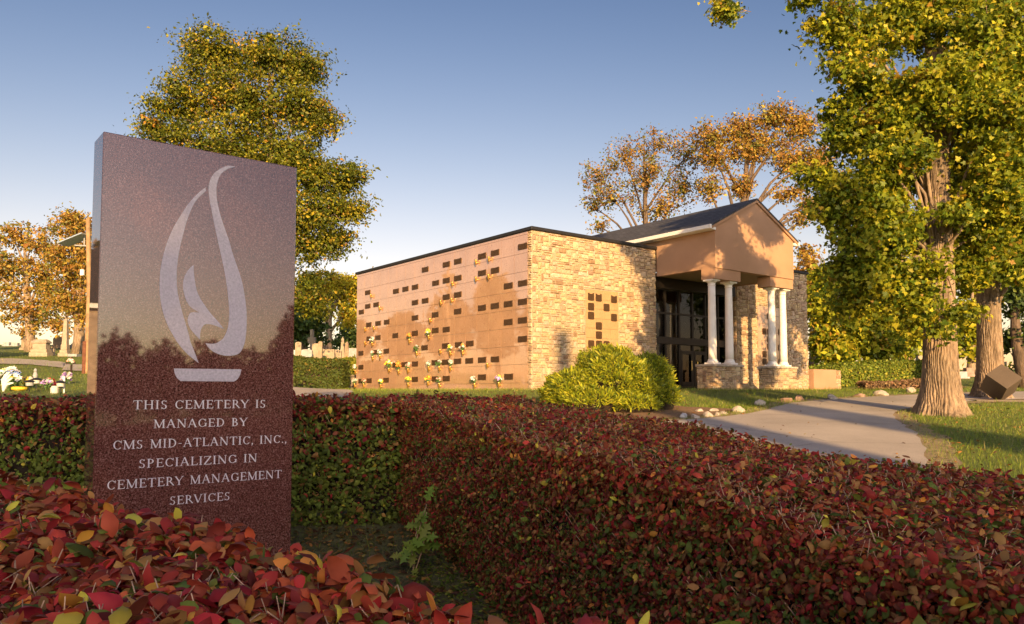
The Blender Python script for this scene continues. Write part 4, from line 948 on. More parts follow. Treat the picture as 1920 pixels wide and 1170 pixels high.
# trees on the left hill
tree("chestnut_tree", "orange leaved chestnut tree on the left hill behind the square pedestal monument", gp(57, 70), .42,
     [cl(25, 445, 70, 35, 30), cl(70, 455, 70, 40, 35), cl(20, 510, 70, 45, 45), cl(80, 520, 70, 45, 45), cl(40, 580, 70, 50, 35), cl(90, 585, 70, 35, 30), cl(-30, 500, 70, 45, 70), cl(60, 615, 70, 30, 14), cl(-35, 590, 71, 30, 40)],
     12500, .27, [.28, .30, .14, .18, .10], M_LORANGE, per_=40, sub=.65, group="autumn trees on the left hill")
tree("chestnut_tree", "taller orange leaved chestnut tree on the left hill beside the wooden pole", gp(147, 66), .46,
     [cl(125, 420, 66, 38, 26), cl(150, 430, 66, 30, 30), cl(120, 480, 66, 40, 40), cl(155, 500, 66, 35, 45), cl(125, 550, 66, 40, 35), cl(155, 580, 66, 30, 40), cl(180, 480, 67, 30, 60), cl(115, 610, 66, 20, 18)],
     12500, .26, [.30, .32, .12, .16, .10], M_LORANGE, per_=40, sub=.62, group="autumn trees on the left hill")
# golden tree beyond the hedge
tree("golden_tree", "yellow multi-stemmed tree between the slab and the crypt wall, behind gravestones", gp(614, 72), .4,
     [cl(590, 530, 72, 38, 24), cl(635, 535, 72, 40, 26), cl(670, 540, 72, 32, 24), cl(585, 575, 72, 32, 30), cl(655, 585, 72, 30, 28), cl(570, 610, 72, 26, 30), cl(690, 535, 72, 22, 22), cl(625, 560, 73, 30, 18)],
     13000, .28, [.34, .28, .18, .14, .06], M_LYELL, sub=.7, fork=.1, limb_k=1.2, group="trees left of the mausoleum")
tree("dark_tree", "dark green tree low behind the tall cross monument beside the slab", gp(572, 62), .3,
     [cl(565, 600, 62, 30, 36), cl(590, 620, 62, 24, 30), cl(560, 560, 63, 24, 30), cl(545, 620, 62, 30, 36)], 4500, .34, [.4, .4, .2], M_LDARK, bark=M_BARK2, sub=.6, group="trees left of the mausoleum")
tree("distant_tree", "small bluish green distant tree just left of the crypt wall", gp(655, 95), .25,
     [cl(655, 625, 95, 22, 26), cl(640, 640, 95, 20, 18), cl(675, 630, 95, 20, 26)], 2000, .45, [.4, .4, .2], M_LDARK, bark=M_BARK2, sub=.8, group="trees left of the mausoleum")
# orange trees behind the mausoleum
tree("rusty_tree", "thin rusty leaved spreading tree behind the left part of the shingled roof", gp(1215, 62), .42,
     [cl(1120, 330, 62, 34, 34), cl(1170, 290, 62, 40, 30), cl(1230, 270, 62, 45, 28), cl(1290, 290, 62, 36, 34), cl(1150, 370, 62, 45, 26), cl(1210, 330, 61, 55, 36), cl(1280, 350, 62, 40, 36), cl(1120, 420, 62, 26, 16), cl(1240, 390, 62, 60, 22), cl(1110, 385, 63, 24, 20)],
     9000, .2, [.20, .10, .36, .18, .16], M_LORANGE, bark=M_BARK2, sub=.5, per_=28, fork=.3, limb_k=.9, group="autumn trees behind the mausoleum", flat=.9)
tree("amber_tree", "taller amber leaved spreading tree right behind the gable peak", gp(1365, 58), .5,
     [cl(1330, 260, 58, 38, 26), cl(1390, 240, 58, 40, 26), cl(1450, 220, 58, 45, 24), cl(1500, 240, 58, 38, 30), cl(1345, 300, 58, 30, 22), cl(1420, 280, 58, 60, 30), cl(1490, 300, 58, 45, 32), cl(1540, 300, 58, 30, 30), cl(1390, 350, 58, 26, 22), cl(1480, 360, 58, 34, 14), cl(1525, 390, 58, 34, 16), cl(1570, 360, 58, 24, 26), cl(1500, 415, 58, 18, 14), cl(1330, 355, 58, 20, 26)],
     19000, .21, [.32, .30, .18, .14, .06], M_LORANGE, bark=M_BARK2, sub=.5, per_=36, fork=.3, limb_k=1.0, group="autumn trees behind the mausoleum", flat=.9)
tree("orange_tree", "low orange tree top just behind the right end of the stone wing", gp(1525, 60), .3,
     [cl(1515, 500, 60, 26, 22), cl(1545, 520, 60, 26, 24), cl(1500, 470, 61, 16, 12), cl(1530, 560, 60, 30, 40)], 3000, .3, [.4, .4, .1, .1, 0], M_LORANGE, sub=.6, group="autumn trees behind the mausoleum")
# yellow green trees on the right behind the clipped hedge
for (bx, Y, cls, lab, n_) in [(1562, 47, [cl(1550, 580, 47, 34, 40), cl(1585, 560, 47, 34, 40), cl(1545, 640, 47, 28, 26), cl(1595, 620, 47, 34, 36), cl(1570, 665, 46, 34, 14), cl(1540, 530, 48, 18, 24)], "yellow green tree with a pale trunk nearest the right stone wing", 12000),
                       (1640, 48, [cl(1640, 560, 48, 36, 50), cl(1670, 600, 48, 34, 50), cl(1630, 640, 48, 40, 24), cl(1610, 520, 49, 34, 36), cl(1660, 655, 47, 30, 14)], "yellow green tree in the middle behind the clipped right hedge", 12000),
                       (1705, 50, [cl(1710, 570, 50, 40, 55), cl(1720, 630, 50, 34, 30), cl(1680, 520, 50, 40, 40), cl(1690, 660, 49, 24, 12)], "darker yellow green tree seen just left of the big ridged trunk", 6000),
                       (1822, 52, [cl(1820, 600, 52, 36, 40), cl(1815, 650, 52, 26, 20), cl(1840, 540, 53, 40, 50)], "olive yellow tree seen between the two big trunks", 5000)]:
    tree("lime_tree", lab, gp(bx, Y), .3, cls, n_, .3, [.16, .22, .32, .24, .06], M_LBIG, sub=.62, group="yellow green trees behind the right hedge")
tree("leaning_tree", "dark green tree with a grey leaning trunk at the far right edge", gp(1925, 36), .32,
     [cl(1905, 560, 36, 30, 40), cl(1930, 500, 36, 50, 60), cl(1900, 640, 37, 22, 26), cl(1950, 620, 36, 40, 40), cl(1912, 690, 40, 14, 8)], 6000, .22, [.4, .4, .2], M_LDARK, bark=M_BARK2, sub=.5, lean=-.5)
# the two big trunks on the right
def bigtrunk(base, r0, h, seed, flare, lean=(0, 0)):
    r = np.random.default_rng(seed); na, nz = 220, 170
    a = np.linspace(0, 2 * math.pi, na, endpoint=False)[None, :]; z = (np.linspace(0, 1, nz) ** 1.25 * h)[:, None]
    prof = r0 * (1 - .45 * z / h) + flare * np.exp(-z / .42)
    lob = 1 + .16 * np.exp(-z / .7) * np.sin(a * 5 + seed) + .1 * np.exp(-z / .9) * np.sin(a * 3 + 2.1 * seed)
    # bark: long wandering ridges
    ph = a * 23 + 1.6 * np.sin(z * 1.9 + 3 * a) + 1.1 * np.sin(z * 4.3 + 2 * np.sin(a * 4) + seed) + .5 * np.sin(z * 11 + a * 7)
    rid = np.abs(np.sin(ph)) ** .7; rid2 = np.abs(np.sin(a * 41 + 1.4 * np.sin(z * 3.1 + 5 * a) + .8 * np.sin(z * 9 + 9 * a)))
    d = (rid - .6) * .045 + (rid2 - .6) * .018 + r.normal(size=(nz, na)) * .004
    rad = prof * lob + d * np.clip(prof / r0, .5, 1.3)
    X = base[0] + rad * np.cos(a) + lean[0] * (z / h) ** 1.3; Y = base[1] + rad * np.sin(a) + lean[1] * z / h; Z = base[2] - .15 + z + 0 * a
    V = np.stack([X, Y, Z], -1).reshape(-1, 3)
    i, j = np.meshgrid(np.arange(nz - 1), np.arange(na), indexing='ij'); j2 = (j + 1) % na
    F = np.stack([i * na + j, i * na + j2, (i + 1) * na + j2, (i + 1) * na + j], -1).reshape(-1, 4)
    return mesh_np("trunk", V, F, smooth=True)
BIGP = [.22, .29, .30, .16, .03]
t1 = at(1765, 760, 19.6); t1.z = g(t1.x, t1.y)
T1 = tree("shade_tree", "big yellow green shade tree with a flared ridged trunk by the road bend", t1, .42,
     [cl(1560, 40, 19, 40, 50), cl(1640, 60, 19.5, 70, 60), cl(1740, 30, 19.5, 90, 60), cl(1840, 80, 19, 80, 80), cl(1640, 170, 19, 60, 50), cl(1760, 170, 18.5, 80, 70), cl(1860, 220, 18.5, 70, 70), cl(1590, 260, 19.5, 48, 40), cl(1680, 290, 19, 75, 60), cl(1540, 330, 20, 45, 30), cl(1610, 370, 19, 60, 40),
      cl(1820, 330, 19.6, 60, 60), cl(1880, 340, 18.5, 60, 70), cl(1670, 410, 19, 60, 50), cl(1600, 450, 19.3, 45, 36), cl(1740, 450, 20.6, 50, 45), cl(1855, 440, 19.5, 44, 50), cl(1640, 520, 19, 55, 36), cl(1680, 540, 19, 46, 36), cl(1740, 570, 18.6, 30, 26), cl(1790, 400, 18.6, 34, 30), cl(1745, 500, 18.5, 30, 26), cl(1800, 590, 18.6, 24, 20), cl(1765, 625, 18.4, 20, 14), cl(1820, 520, 19.8, 35, 40),
      cl(1750, -70, 19.5, 150, 60), cl(1880, -30, 20, 90, 70), cl(1530, -30, 18.5, 40, 40), cl(1364, 12, 24, 15, 42) + (5.0,), cl(1900, 130, 19.5, 70, 90), cl(1960, 300, 19, 60, 120), cl(1720, 240, 21, 80, 70), cl(1660, 350, 21, 60, 60), cl(1600, 130, 19, 40, 50), cl(1570, 210, 19.5, 30, 30), cl(1640, 240, 19, 60, 50), cl(1560, 400, 19.5, 40, 40), cl(1650, 450, 18.8, 60, 50), cl(1580, 500, 19.5, 40, 30), cl(1720, 600, 18.6, 34, 22), cl(1590, 570, 19.5, 40, 30)],
     100000, .105, BIGP, M_LBIG, tmpl=(MAPLE_V, MAPLE_T), trunk_obj=1, per_=70, sub=.33, fork=.42, fill=2.0, limb_k=.36, upright=.25)
link("trunk", bigtrunk(t1, .395, 9.5, 3, .36, (.15, 0)), M_BARK, T1)
t2 = at(1858, 740, 25.5); t2.z = g(t2.x, t2.y)
T2 = tree("shade_tree", "second big shade tree whose trunk stands behind the balanced stone cube", t2, .42,
     [cl(1850, 470, 25.5, 60, 40), cl(1900, 420, 25, 60, 60), cl(1820, 380, 26, 70, 60), cl(1900, 500, 24.5, 40, 40), cl(1860, 280, 26, 90, 70), cl(1950, 300, 26, 80, 100), cl(1780, 480, 26, 40, 40), cl(1890, 160, 26, 110, 90)],
     20000, .16, BIGP, M_LBIG, tmpl=(MAPLE_V, MAPLE_T), trunk_obj=1, sub=.45, fork=.35, limb_k=.6)
link("trunk", bigtrunk(t2, .375, 10.5, 8, .34, (.12, 0)), M_BARK, T2)

# ------------------------------------------------------------------ shrubs and far hedges
M_JUNI = leafmat("juniper sprays", [(.16, .20, .02), (.30, .33, .02), (.46, .44, .03), (.11, .15, .025)], trans=.35, jit=.3)
SPR_V = [(0, 0, 0), (.4, .07, .05), (.35, -.06, .05), (.75, .09, .0), (.7, -.08, .03), (1, .02, -.05)]
SPR_T = [(0, 2, 1), (1, 2, 4), (1, 4, 3), (3, 4, 5)]
def shrub(name, label, base, blobs, n, size, probs, mat, group=None):
    root = empty(name, base, 0, label, "shrub", group); P = []; Nn = []; Ax = []
    B = [(np.array(b[:3]), np.array(b[3:6])) for b in blobs]; vol = np.array([np.prod(r) ** (2 / 3) for c, r in B]); vol /= vol.sum()
    mb = MB()
    for (c, r), v in zip(B, vol):
        k = int(n * v); d = rng.normal(size=(k, 3)); d[:, 2] = np.abs(d[:, 2]) * .9 - .2 * rng.random(k); d /= np.linalg.norm(d, axis=1, keepdims=True)
        u = 1 - rng.exponential(.09, k); lump = 1 + .13 * np.sin(d[:, 0] * 7 + c[0] * 5) * np.sin(d[:, 2] * 8 + c[1]) + .08 * np.sin(d[:, 1] * 13 + d[:, 0] * 11)
        P.append(c + d * r * (u * lump)[:, None]); Ax.append(d + np.array([0, 0, .35]) + rng.normal(size=(k, 3)) * .45); Nn.append(np.cross(d, rng.normal(size=(k, 3))) * .8 + d * .5)
        for q in range(7):
            e = rng.normal(size=3); e /= np.linalg.norm(e); e[2] = abs(e[2]); e = c + e * r * .8
            mb.tube([tuple(base), tuple((np.array(base) + e) / 2 + np.array([0, 0, .1])), tuple(e)], [.04, .025, .01], 5)
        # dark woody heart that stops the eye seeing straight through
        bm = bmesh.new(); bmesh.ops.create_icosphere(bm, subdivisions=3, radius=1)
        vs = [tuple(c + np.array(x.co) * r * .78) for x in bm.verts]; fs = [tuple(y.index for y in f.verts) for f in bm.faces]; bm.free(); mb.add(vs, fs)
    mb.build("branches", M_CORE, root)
    P = np.concatenate(P); keep = P[:, 2] > gz(P[:, 0], P[:, 1]) - .02
    P = P[keep]; N = len(P)
    scatter("foliage", SPR_V, SPR_T, P, np.concatenate(Nn)[keep], size * rng.lognormal(0, .3, N), cat_tint(probs, N), mat, root, axis=np.concatenate(Ax)[keep], zvar=.5)
    return root
def bl(px, py, Y, rpx, rpy, ry): return cl(px, py, Y, rpx, rpy, ry)
sb = ground(1130, 780)
YS = sb.y + 1.4
shrub("juniper_bush", "wide spreading yellow green juniper bush in front of the stone wing", (sb.x, YS, g(sb.x, YS)),
      [bl(1075, 735, YS, 55, 40, .9), bl(1145, 715, YS + .2, 70, 62, 1.2), bl(1195, 735, YS, 45, 45, .9), bl(1110, 755, YS - .5, 70, 30, .8), bl(1185, 762, YS - .5, 50, 26, .7), bl(1045, 752, YS, 26, 20, .5)], 42000, .105, [.2, .34, .34, .12], M_JUNI)
shrub("upright_bush", "darker upright juniper at the right end of the wide yellow green bush", at(1238, 770, YS + .6),
      [bl(1232, 712, YS + .4, 26, 40, .5), bl(1244, 750, YS + .2, 27, 38, .5), bl(1218, 695, YS + .4, 24, 28, .5)], 13000, .095, [.3, .34, .2, .16], M_JUNI)
hx = [at(1512, 700, 42), at(1620, 700, 42), at(1740, 700, 42.6)]
hedge("clipped_hedge", "clipped green hedge with yellowish face beyond the low stucco wall on the right", [(p.x, p.y) for p in hx], [(p.x, p.y + 1.6) for p in hx], 1.15, 750, .09, [.45, .4, .12, .03], [.35, .38, .2, .07], mat=M_GLEAF, seed=11, core_in=.12, cat="hedge", dens_a=1.3)
ha = at(553, 700, 38); hb = at(640, 700, 38); 
hedge("block_hedge", "dark green block of clipped hedge left of the crypt wall by the grey path", [(ha.x - 1.6, 38.0), (hb.x, 38.0)], [(ha.x - 1.8, 40), (hb.x, 40)], 1.5, 900, .085, [.55, .35, .1, .0], [.72, .26, .02, .0], mat=M_GLEAF2, seed=12, core_in=.14)
hc = at(638, 700, 43.5); hd = at(672, 700, 42)
hedge("yellow_hedge", "sunlit yellow green hedge on top of the low buff wall beside the crypt wall", [(hc.x, 43.5), (hd.x, 42.2)], [(hc.x + .5, 44.8), (hd.x + .5, 43.4)], 1.65, 900, .085, [.05, .2, .35, .4], [.05, .2, .35, .4], mat=M_GLEAF, seed=13, core_in=.14)
lb = hedge("low_shrub_row", "low row of brownish shrubs in the bare bed under the clipped right hedge", [(16.9, 37.6), (19.0, 38.3), (21, 38.9)], [(16.7, 38.5), (18.7, 39.2), (20.7, 39.8)], .4, 500, .09, [.3, .3, .2, .2], [.3, .3, .2, .2], mat=M_DRY, seed=15, core_in=.1, cat="shrub row")
# oak sapling against the corner hedge
OAK_V = [(0, 0, 0), (.15, .06, 0), (.22, .26, .04), (.34, .1, 0), (.45, .32, .05), (.56, .11, 0), (.68, .28, .04), (.76, .09, 0), (1, 0, -.05), (.76, -.09, 0), (.68, -.28, .04), (.56, -.11, 0), (.45, -.32, .05), (.34, -.1, 0), (.22, -.26, .04), (.15, -.06, 0), (.5, 0, -.02)]
OAK_T = [(16, i, i + 1) for i in range(15)] + [(16, 15, 0)]
M_OAK = leafmat("oak leaves", [(.26, .38, .05), (.33, .45, .06), (.38, .44, .07)], trans=.4, jit=.2)
sp = at(775, 1060, 6.15); sp.z = g(sp.x, sp.y)
sap = empty("oak_sapling", sp, 0, "small bright green oak sapling growing at the foot of the corner hedge", "sapling")
mb = MB(); P = []; 
for k in range(4):
    e = at(random.choice([770, 782, 800, 778]), [945, 985, 1020, 960][k], 6.1); mb.tube([sp, sp.lerp(e, .5) + Vector((.02 * k - .03, 0, 0)), e], [.006, .005, .003], 5)
    for q in range(5): P.append(np.array(sp.lerp(e, .35 + .16 * q)) + rng.normal(size=3) * .03)
P = np.array(P); mb.build("stem", M_TWIG, sap)
scatter("leaves", OAK_V, OAK_T, P, rng.normal(size=P.shape) * .35 + np.array([-.1, -.8, .5]), rng.uniform(.11, .17, len(P)), rng.random(len(P)), M_OAK, sap)

# ------------------------------------------------------------------ rocks
def rock(label, px, py, wpx, hpx, mat, group, seed, Y=None):
    p = ground(px, py + hpx / 2); k = p.y / FPX; rx, rz = wpx / 2 * k, hpx * k * .62
    r = np.random.default_rng(seed); bm = bmesh.new(); bmesh.ops.create_icosphere(bm, subdivisions=4, radius=1)
    cuts = r.normal(size=(14, 3)); cuts /= np.linalg.norm(cuts, axis=1, keepdims=True); off = r.uniform(.55, .9, 14)
    for v in bm.verts:
        c = np.array(v.co)
        for d, o in zip(cuts, off):
            t = c @ d - o
            if t > 0: c = c - d * t * .9
        c = c * (1 + .05 * np.sin(c[0] * 7 + seed) * np.sin(c[1] * 6 + c[2] * 8))
        v.co = (c[0] * rx * 1.1 + p.x, c[1] * rx * .9 + p.y, c[2] * rz * 1.1 + p.z + rz * .35)
    me = bpy.data.meshes.new("boulder"); bm.to_mesh(me); bm.free()
    return tag(link("boulder", me, mat), label, "rock", group)
k6 = 3.84
G1 = "boulders lining the road edge"; G2 = "heap of pale stones beside the bush"
for n_, (x, y, w_, h_, m_, lab) in enumerate([(560, 250, 75, 55, M_ROCK, "pale boulder on the road edge nearest the heap of stones"), (712, 207, 70, 42, M_ROCK, "cream boulder on the grass, second from the heap of stones"), (898, 185, 80, 34, M_ROCK2, "flat brownish boulder touching the rounded red one"),
        (993, 168, 66, 52, M_ROCK2, "rounded reddish boulder, tallest along the road edge"), (1228, 165, 62, 46, M_ROCK, "pointed white boulder in front of the low stucco wall"), (1420, 155, 75, 32, M_ROCK2, "low pinkish boulder right of the pointed white one"), (1585, 140, 92, 46, M_ROCK, "wide tan boulder below the bare planting bed"), (1797, 117, 62, 40, M_ROCK, "tan boulder farthest right, next to the ridged trunk")]):
    rock(lab, 1240 + x / k6, 700 + y / k6, w_ / k6 * 1.2, h_ / k6 * 1.2, m_, G1, 60 + n_)
for n_, (x, y, w_, h_, lab) in enumerate([(160, 302, 55, 50, "shaded grey stone at the left end of the heap"), (245, 305, 62, 44, "stone low at the front left of the heap"), (272, 262, 70, 42, "long pale stone at the back left of the heap"), (335, 293, 75, 46, "biggest flat stone at the front of the heap"), (380, 264, 64, 34, "pale stone at the top back of the heap"), (403, 292, 50, 34, "small stone in the middle right of the heap"), (447, 280, 70, 36, "wedge stone at the right end of the heap")]):
    rock(lab, 1240 + x / k6, 700 + y / k6, w_ / k6, h_ / k6, M_ROCK if n_ else M_GSTONE2, G2, 80 + n_)

# ------------------------------------------------------------------ balanced cube
cc = ground(1868, 752); cY = cc.y
cb = empty("cube_monument", (cc.x, cY, cc.z), 0, "dark brown granite cube balanced on one corner beside the second big trunk", "monument")
L_ = 43 * cY / FPX; az_ = math.atan2(1876 - 960, FPX)
rt_ = Vector((math.cos(az_), -math.sin(az_), 0)); fw_ = Vector((math.sin(az_), math.cos(az_), 0)); up_ = Vector((0, 0, 1))
A1 = np.array([(.75, .59, -.30), (.67, -.43, .60)]); r1_ = A1[0] / np.linalg.norm(A1[0]); r2_ = A1[1] - r1_ * (A1[1] @ r1_); r2_ /= np.linalg.norm(r2_); r3_ = -np.cross(r1_, r2_)
cpos = at(1876, 719, cY); Mc = Matrix.Identity(4)
for i_ in range(3): Mc.col[i_] = (*(rt_ * r1_[i_] - up_ * r2_[i_] + fw_ * r3_[i_]), 0)
Mc.col[3] = (*cpos, 1)
mb = MB(); mb.box((-L_ / 2,) * 3, (L_ / 2,) * 3, Mc, .006); mb.build("cube", M_CUBE, cb)
mb = MB(); q0 = ground(1830, 752); mb.box((cpos.x - .95, cY - .35, cc.z - .15), (cpos.x + 1.1, cY + .35, cc.z + .045), None, .01); mb.build("plinth", M_CUBE, cb)

# ------------------------------------------------------------------ gravestones and monuments
def place(px, Y): return Vector(gp(px, Y))
def monument(name, label, px, Y, build, mat, group=None, cat="gravestone"):
    p = place(px, Y); mb = MB(); build(mb, p, Y / FPX); o = mb.build(name, mat); 
    return tag(o, label, cat, group)
def tablet(wpx, hpx, rnd=1, th=.22, base=True):
    def f(mb, p, k):
        w_, h_ = wpx * k / 2, hpx * k; M = Matrix.Identity(4); M.col[1] = (0, 0, 1, 0); M.col[2] = (0, -1, 0, 0); M.col[3] = (p.x, p.y, p.z, 1)
        hb = .2 * h_ if base else 0
        if base: mb.box((p.x - w_ * 1.25, p.y - th * .8, p.z - .4), (p.x + w_ * 1.25, p.y + th * .8, p.z + hb))
        ang = np.linspace(0, math.pi, 11)
        top = [(w_ * math.cos(a), h_ - w_ * .6 * rnd + w_ * .6 * rnd * math.sin(a)) for a in ang] if rnd else [(w_, h_), (-w_, h_)]
        mb.prism([(-w_, hb + .003), (w_, hb + .003)] + top, -th / 2, th / 2, M)
    return f
def pedestal_mon(mb, p, k):
    for (w_, a, b) in ((17, -8, 7), (15, 7, 13), (12.5, 13, 24)): mb.box((p.x - w_ * k, p.y - w_ * k * .6, p.z + a * k), (p.x + w_ * k, p.y + w_ * k * .6, p.z + b * k - .004), None, .02)
    w_, c = 14.5, 24; mb.box((p.x - w_ * k, p.y - w_ * k * .65, p.z + c * k), (p.x + w_ * k, p.y + w_ * k * .65, p.z + (c + 3.5) * k), None, .03)
    W = 14 * k; z0 = p.z + 27.6 * k; z1 = p.z + 31.5 * k
    mb.add([(p.x - W, p.y - W * .6, z0), (p.x + W, p.y - W * .6, z0), (p.x + W, p.y + W * .6, z0), (p.x - W, p.y + W * .6, z0), (p.x - W * .7, p.y - W * .3, z1), (p.x + W * .7, p.y - W * .3, z1), (p.x + W * .7, p.y + W * .3, z1), (p.x - W * .7, p.y + W * .3, z1)], [(0, 3, 2, 1), (4, 5, 6, 7), (0, 1, 5, 4), (1, 2, 6, 5), (2, 3, 7, 6), (3, 0, 4, 7)])
def obelisk(wb, wt, h_, ped=True):
    def f(mb, p, k):
        z = 0
        if ped:
            for w_, a, b in ((wb * 2.0, -.12, .08), (wb * 1.5, .08, .16), (wb * 1.25, .16, .3)): mb.box((p.x - w_ * k / 2, p.y - w_ * k / 2, p.z + a * h_ * k), (p.x + w_ * k / 2, p.y + w_ * k / 2, p.z + b * h_ * k - .004), None, .015)
            z = .3 * h_ * k
        prof = [(wb * k / 2 * 1.414, p.z + z), (wt * k / 2 * 1.414, p.z + .94 * h_ * k), (.01, p.z + h_ * k)]; vs = []
        for r_, zz_ in prof:
            for q in range(4): a = math.pi / 4 + q * math.pi / 2; vs.append((p.x + r_ * math.cos(a), p.y + r_ * math.sin(a), zz_))
        mb.add(vs, [(3, 2, 1, 0)] + [(i * 4 + q, i * 4 + (q + 1) % 4, (i + 1) * 4 + (q + 1) % 4, (i + 1) * 4 + q) for i in range(2) for q in range(4)])
    return f
def turret(mb, p, k):
    mb.box((p.x - 8 * k, p.y - 8 * k, p.z - 5 * k), (p.x + 8 * k, p.y + 8 * k, p.z + 4 * k), None, .02); mb.box((p.x - 6 * k, p.y - 6 * k, p.z + 4 * k), (p.x + 6 * k, p.y + 6 * k, p.z + 28 * k), None, .05)
    mb.box((p.x - 7.5 * k, p.y - 7.5 * k, p.z + 28 * k + .003), (p.x + 7.5 * k, p.y + 7.5 * k, p.z + 30 * k), None, .03); mb.lathe([(9 * k, 30 * k), (3 * k, 38 * k), (1.2 * k, 40 * k), (1.4 * k, 42 * k), (.3 * k, 45 * k)], tuple(p), 4)
def cross_mon(w_, h_):
    def f(mb, p, k):
        M = Matrix.Identity(4); M.col[1] = (0, 0, 1, 0); M.col[2] = (0, -1, 0, 0); M.col[3] = (p.x, p.y, p.z, 1); a = w_ * k
        mb.box((p.x - a * 1.8, p.y - a, p.z - .4), (p.x + a * 1.8, p.y + a, p.z + .2 * h_ * k), None, .02)
        mb.prism([(-a * .55, .2 * h_ * k + .003), (a * .55, .2 * h_ * k + .003), (a * .42, .68 * h_ * k), (a * 1.1, .68 * h_ * k), (a * 1.1, .82 * h_ * k), (a * .42, .82 * h_ * k), (a * .42, h_ * k), (-a * .42, h_ * k), (-a * .42, .82 * h_ * k), (-a * 1.1, .82 * h_ * k), (-a * 1.1, .68 * h_ * k), (-a * .42, .68 * h_ * k)], -.18, .18, M)
    return f
GH = "old gravestones on the left hill"
monument("pedestal_monument", "square buff pedestal monument with capstone in front of the left tree", 76, 62, pedestal_mon, M_GSTONE, GH)
monument("obelisk", "sandy stone obelisk on a stepped base, left of the wooden pole", 121, 62, obelisk(9, 6, 72), M_GSTONE, GH)
monument("turret_monument", "dark slender monument with a pointed cap behind the left trunk", 47, 74, turret, M_GSTONE3, GH)
monument("gravestone", "small leaning pale headstone between pedestal and obelisk", 97, 63, tablet(8, 13, 0), M_GSTONE, GH)
monument("gravestone", "broad rounded tan headstone behind the obelisk", 107, 78, tablet(17, 22, 1), M_GSTONE3, GH)
monument("gravestone", "low grey ledger stone lying right of the obelisk", 139, 61, tablet(17, 5, 0, .7, False), M_GSTONE2, GH)
monument("gravestone", "low dark block headstone near the left photo edge", 12, 84, tablet(11, 7, 0, .4), M_GSTONE2, GH)
monument("gravestone", "wide low dark headstone left of the turret monument", 27, 84, tablet(12, 6, 0, .4), M_GSTONE2, GH)
monument("gravestone", "small dark headstone just above the pedestal monument", 86, 86, tablet(7, 10, 0, .3), M_GSTONE3, GH)
monument("gravestone", "small rounded grey headstone under the tree beside the pole", 137, 80, tablet(8, 8, 1, .3), M_GSTONE2, GH)
GM = "gravestones behind the block hedge"
def tall(px, Y, top): return (at(px, top, Y).z - g(at(px, top, Y).x, Y)) * FPX / Y
for px, Y, kind, w_, top, m_, lab, nm in [(559, 52, 't1', 11, 641, M_GSTONE, "round topped pale headstone touching the slab's edge", "gravestone"), (575, 50, 't.4', 20, 655, M_GSTONE2, "wide grey headstone left of the tall cross", "gravestone"), (584, 54, 'c', 6, 618, M_GSTONE, "tall stone cross monument above the block hedge", "cross_monument"),
        (593, 51, 't0', 15, 644, M_GSTONE, "square cream headstone right of the tall cross", "gravestone"), (600.5, 50, 't1', 7, 640, M_GSTONE3, "narrow brown round topped headstone right of the cross", "gravestone"), (616, 53, 't0', 22, 655, M_GSTONE, "low wide cream headstone below the golden tree", "gravestone"), (632, 54, 't.5', 16, 656, M_GSTONE, "low cream headstone with curved top near the yellow hedge", "gravestone"),
        (642, 56, 'o', 8, 632, M_GSTONE, "pale obelisk nearest the crypt wall", "obelisk"), (650, 54, 'o', 10, 640, M_GSTONE3, "short brown obelisk right of the pale one", "obelisk"), (662, 53, 't0', 16, 653, M_GSTONE2, "blue grey headstone hard against the crypt wall's left end", "gravestone")]:
    h_ = tall(px, Y, top); bld = cross_mon(w_, h_) if kind == 'c' else obelisk(w_, w_ * .55, h_) if kind == 'o' else tablet(w_, h_, float(kind[1:]))
    monument(nm, lab, px, Y, bld, m_, GM)
GRT = "gravestones beyond the two big trunks"
for px, Y, b, m_, lab in [(1803, 62, tablet(16, 36, 0), M_GSTONE, "tall cream block headstone right of the first big trunk"), (1800, 48, tablet(18, 12, 0, .5), M_GSTONE2, "low grey headstone between the two big trunks"), (1816, 50, tablet(14, 16, 0, .4), M_ROCK2, "red granite headstone left of the second big trunk"), (1895, 85, tablet(22, 14, 0, .8), M_GSTONE, "wide pale tomb far off at the right edge"), (1726, 60, tablet(12, 30, 0, .4), M_GSTONE, "cream headstone peeping over the hedge beside the first trunk")]:
    monument("gravestone", lab, px, Y, b, m_, GRT)

# ------------------------------------------------------------------ pole with lamp panel
pb_ = at(162, 696, 40); pz = g(pb_.x, 40)
pole = empty("utility_pole", (pb_.x, 40, pz), 0, "wooden pole with a tilted panel on a bracket at the slab's left side", "pole")
zt_ = at(165, 410, 40).z; xt_ = at(165, 410, 40).x
mb = MB(); mb.tube([(pb_.x, 40, pz - .2), (pb_.x + .03, 40, (pz + zt_) / 2), (xt_, 40, zt_)], [.14, .125, .1], 12); mb.build("pole_shaft", M_POLE, pole)
z1_ = at(160, 640, 40).z; mb = MB(); mb.box((pb_.x - .16, 39.83, pz - .1), (pb_.x + .02, 40.16, z1_), None, .02); mb.build("steel_guard", M_RUST, pole)
pa_ = at(117, 459, 40); pc_ = at(163, 440, 40); d = (pc_ - pa_)
mb = MB(); M = Matrix.Identity(4); ux = d.normalized(); M.col[0] = (*ux, 0); M.col[1] = (0, 1, 0, 0); M.col[2] = (*(ux.cross(Vector((0, 1, 0)))), 0); M.col[3] = (*pa_, 1)
mb.box((0, -.5, -.03), (d.length, .5, .03), M, .008); mb.build("panel", simple("panel face", (.30, .36, .42), .25, .2, var=.1), pole)
mb = MB(); pe = at(140, 460, 40); pf = at(164, 461, 40); mb.tube([pf, pe], [.04, .04], 8); mb.tube([at(158, 443, 40), at(158, 461, 40)], [.03, .03], 6); mb.build("bracket", M_GSTONE2, pole)
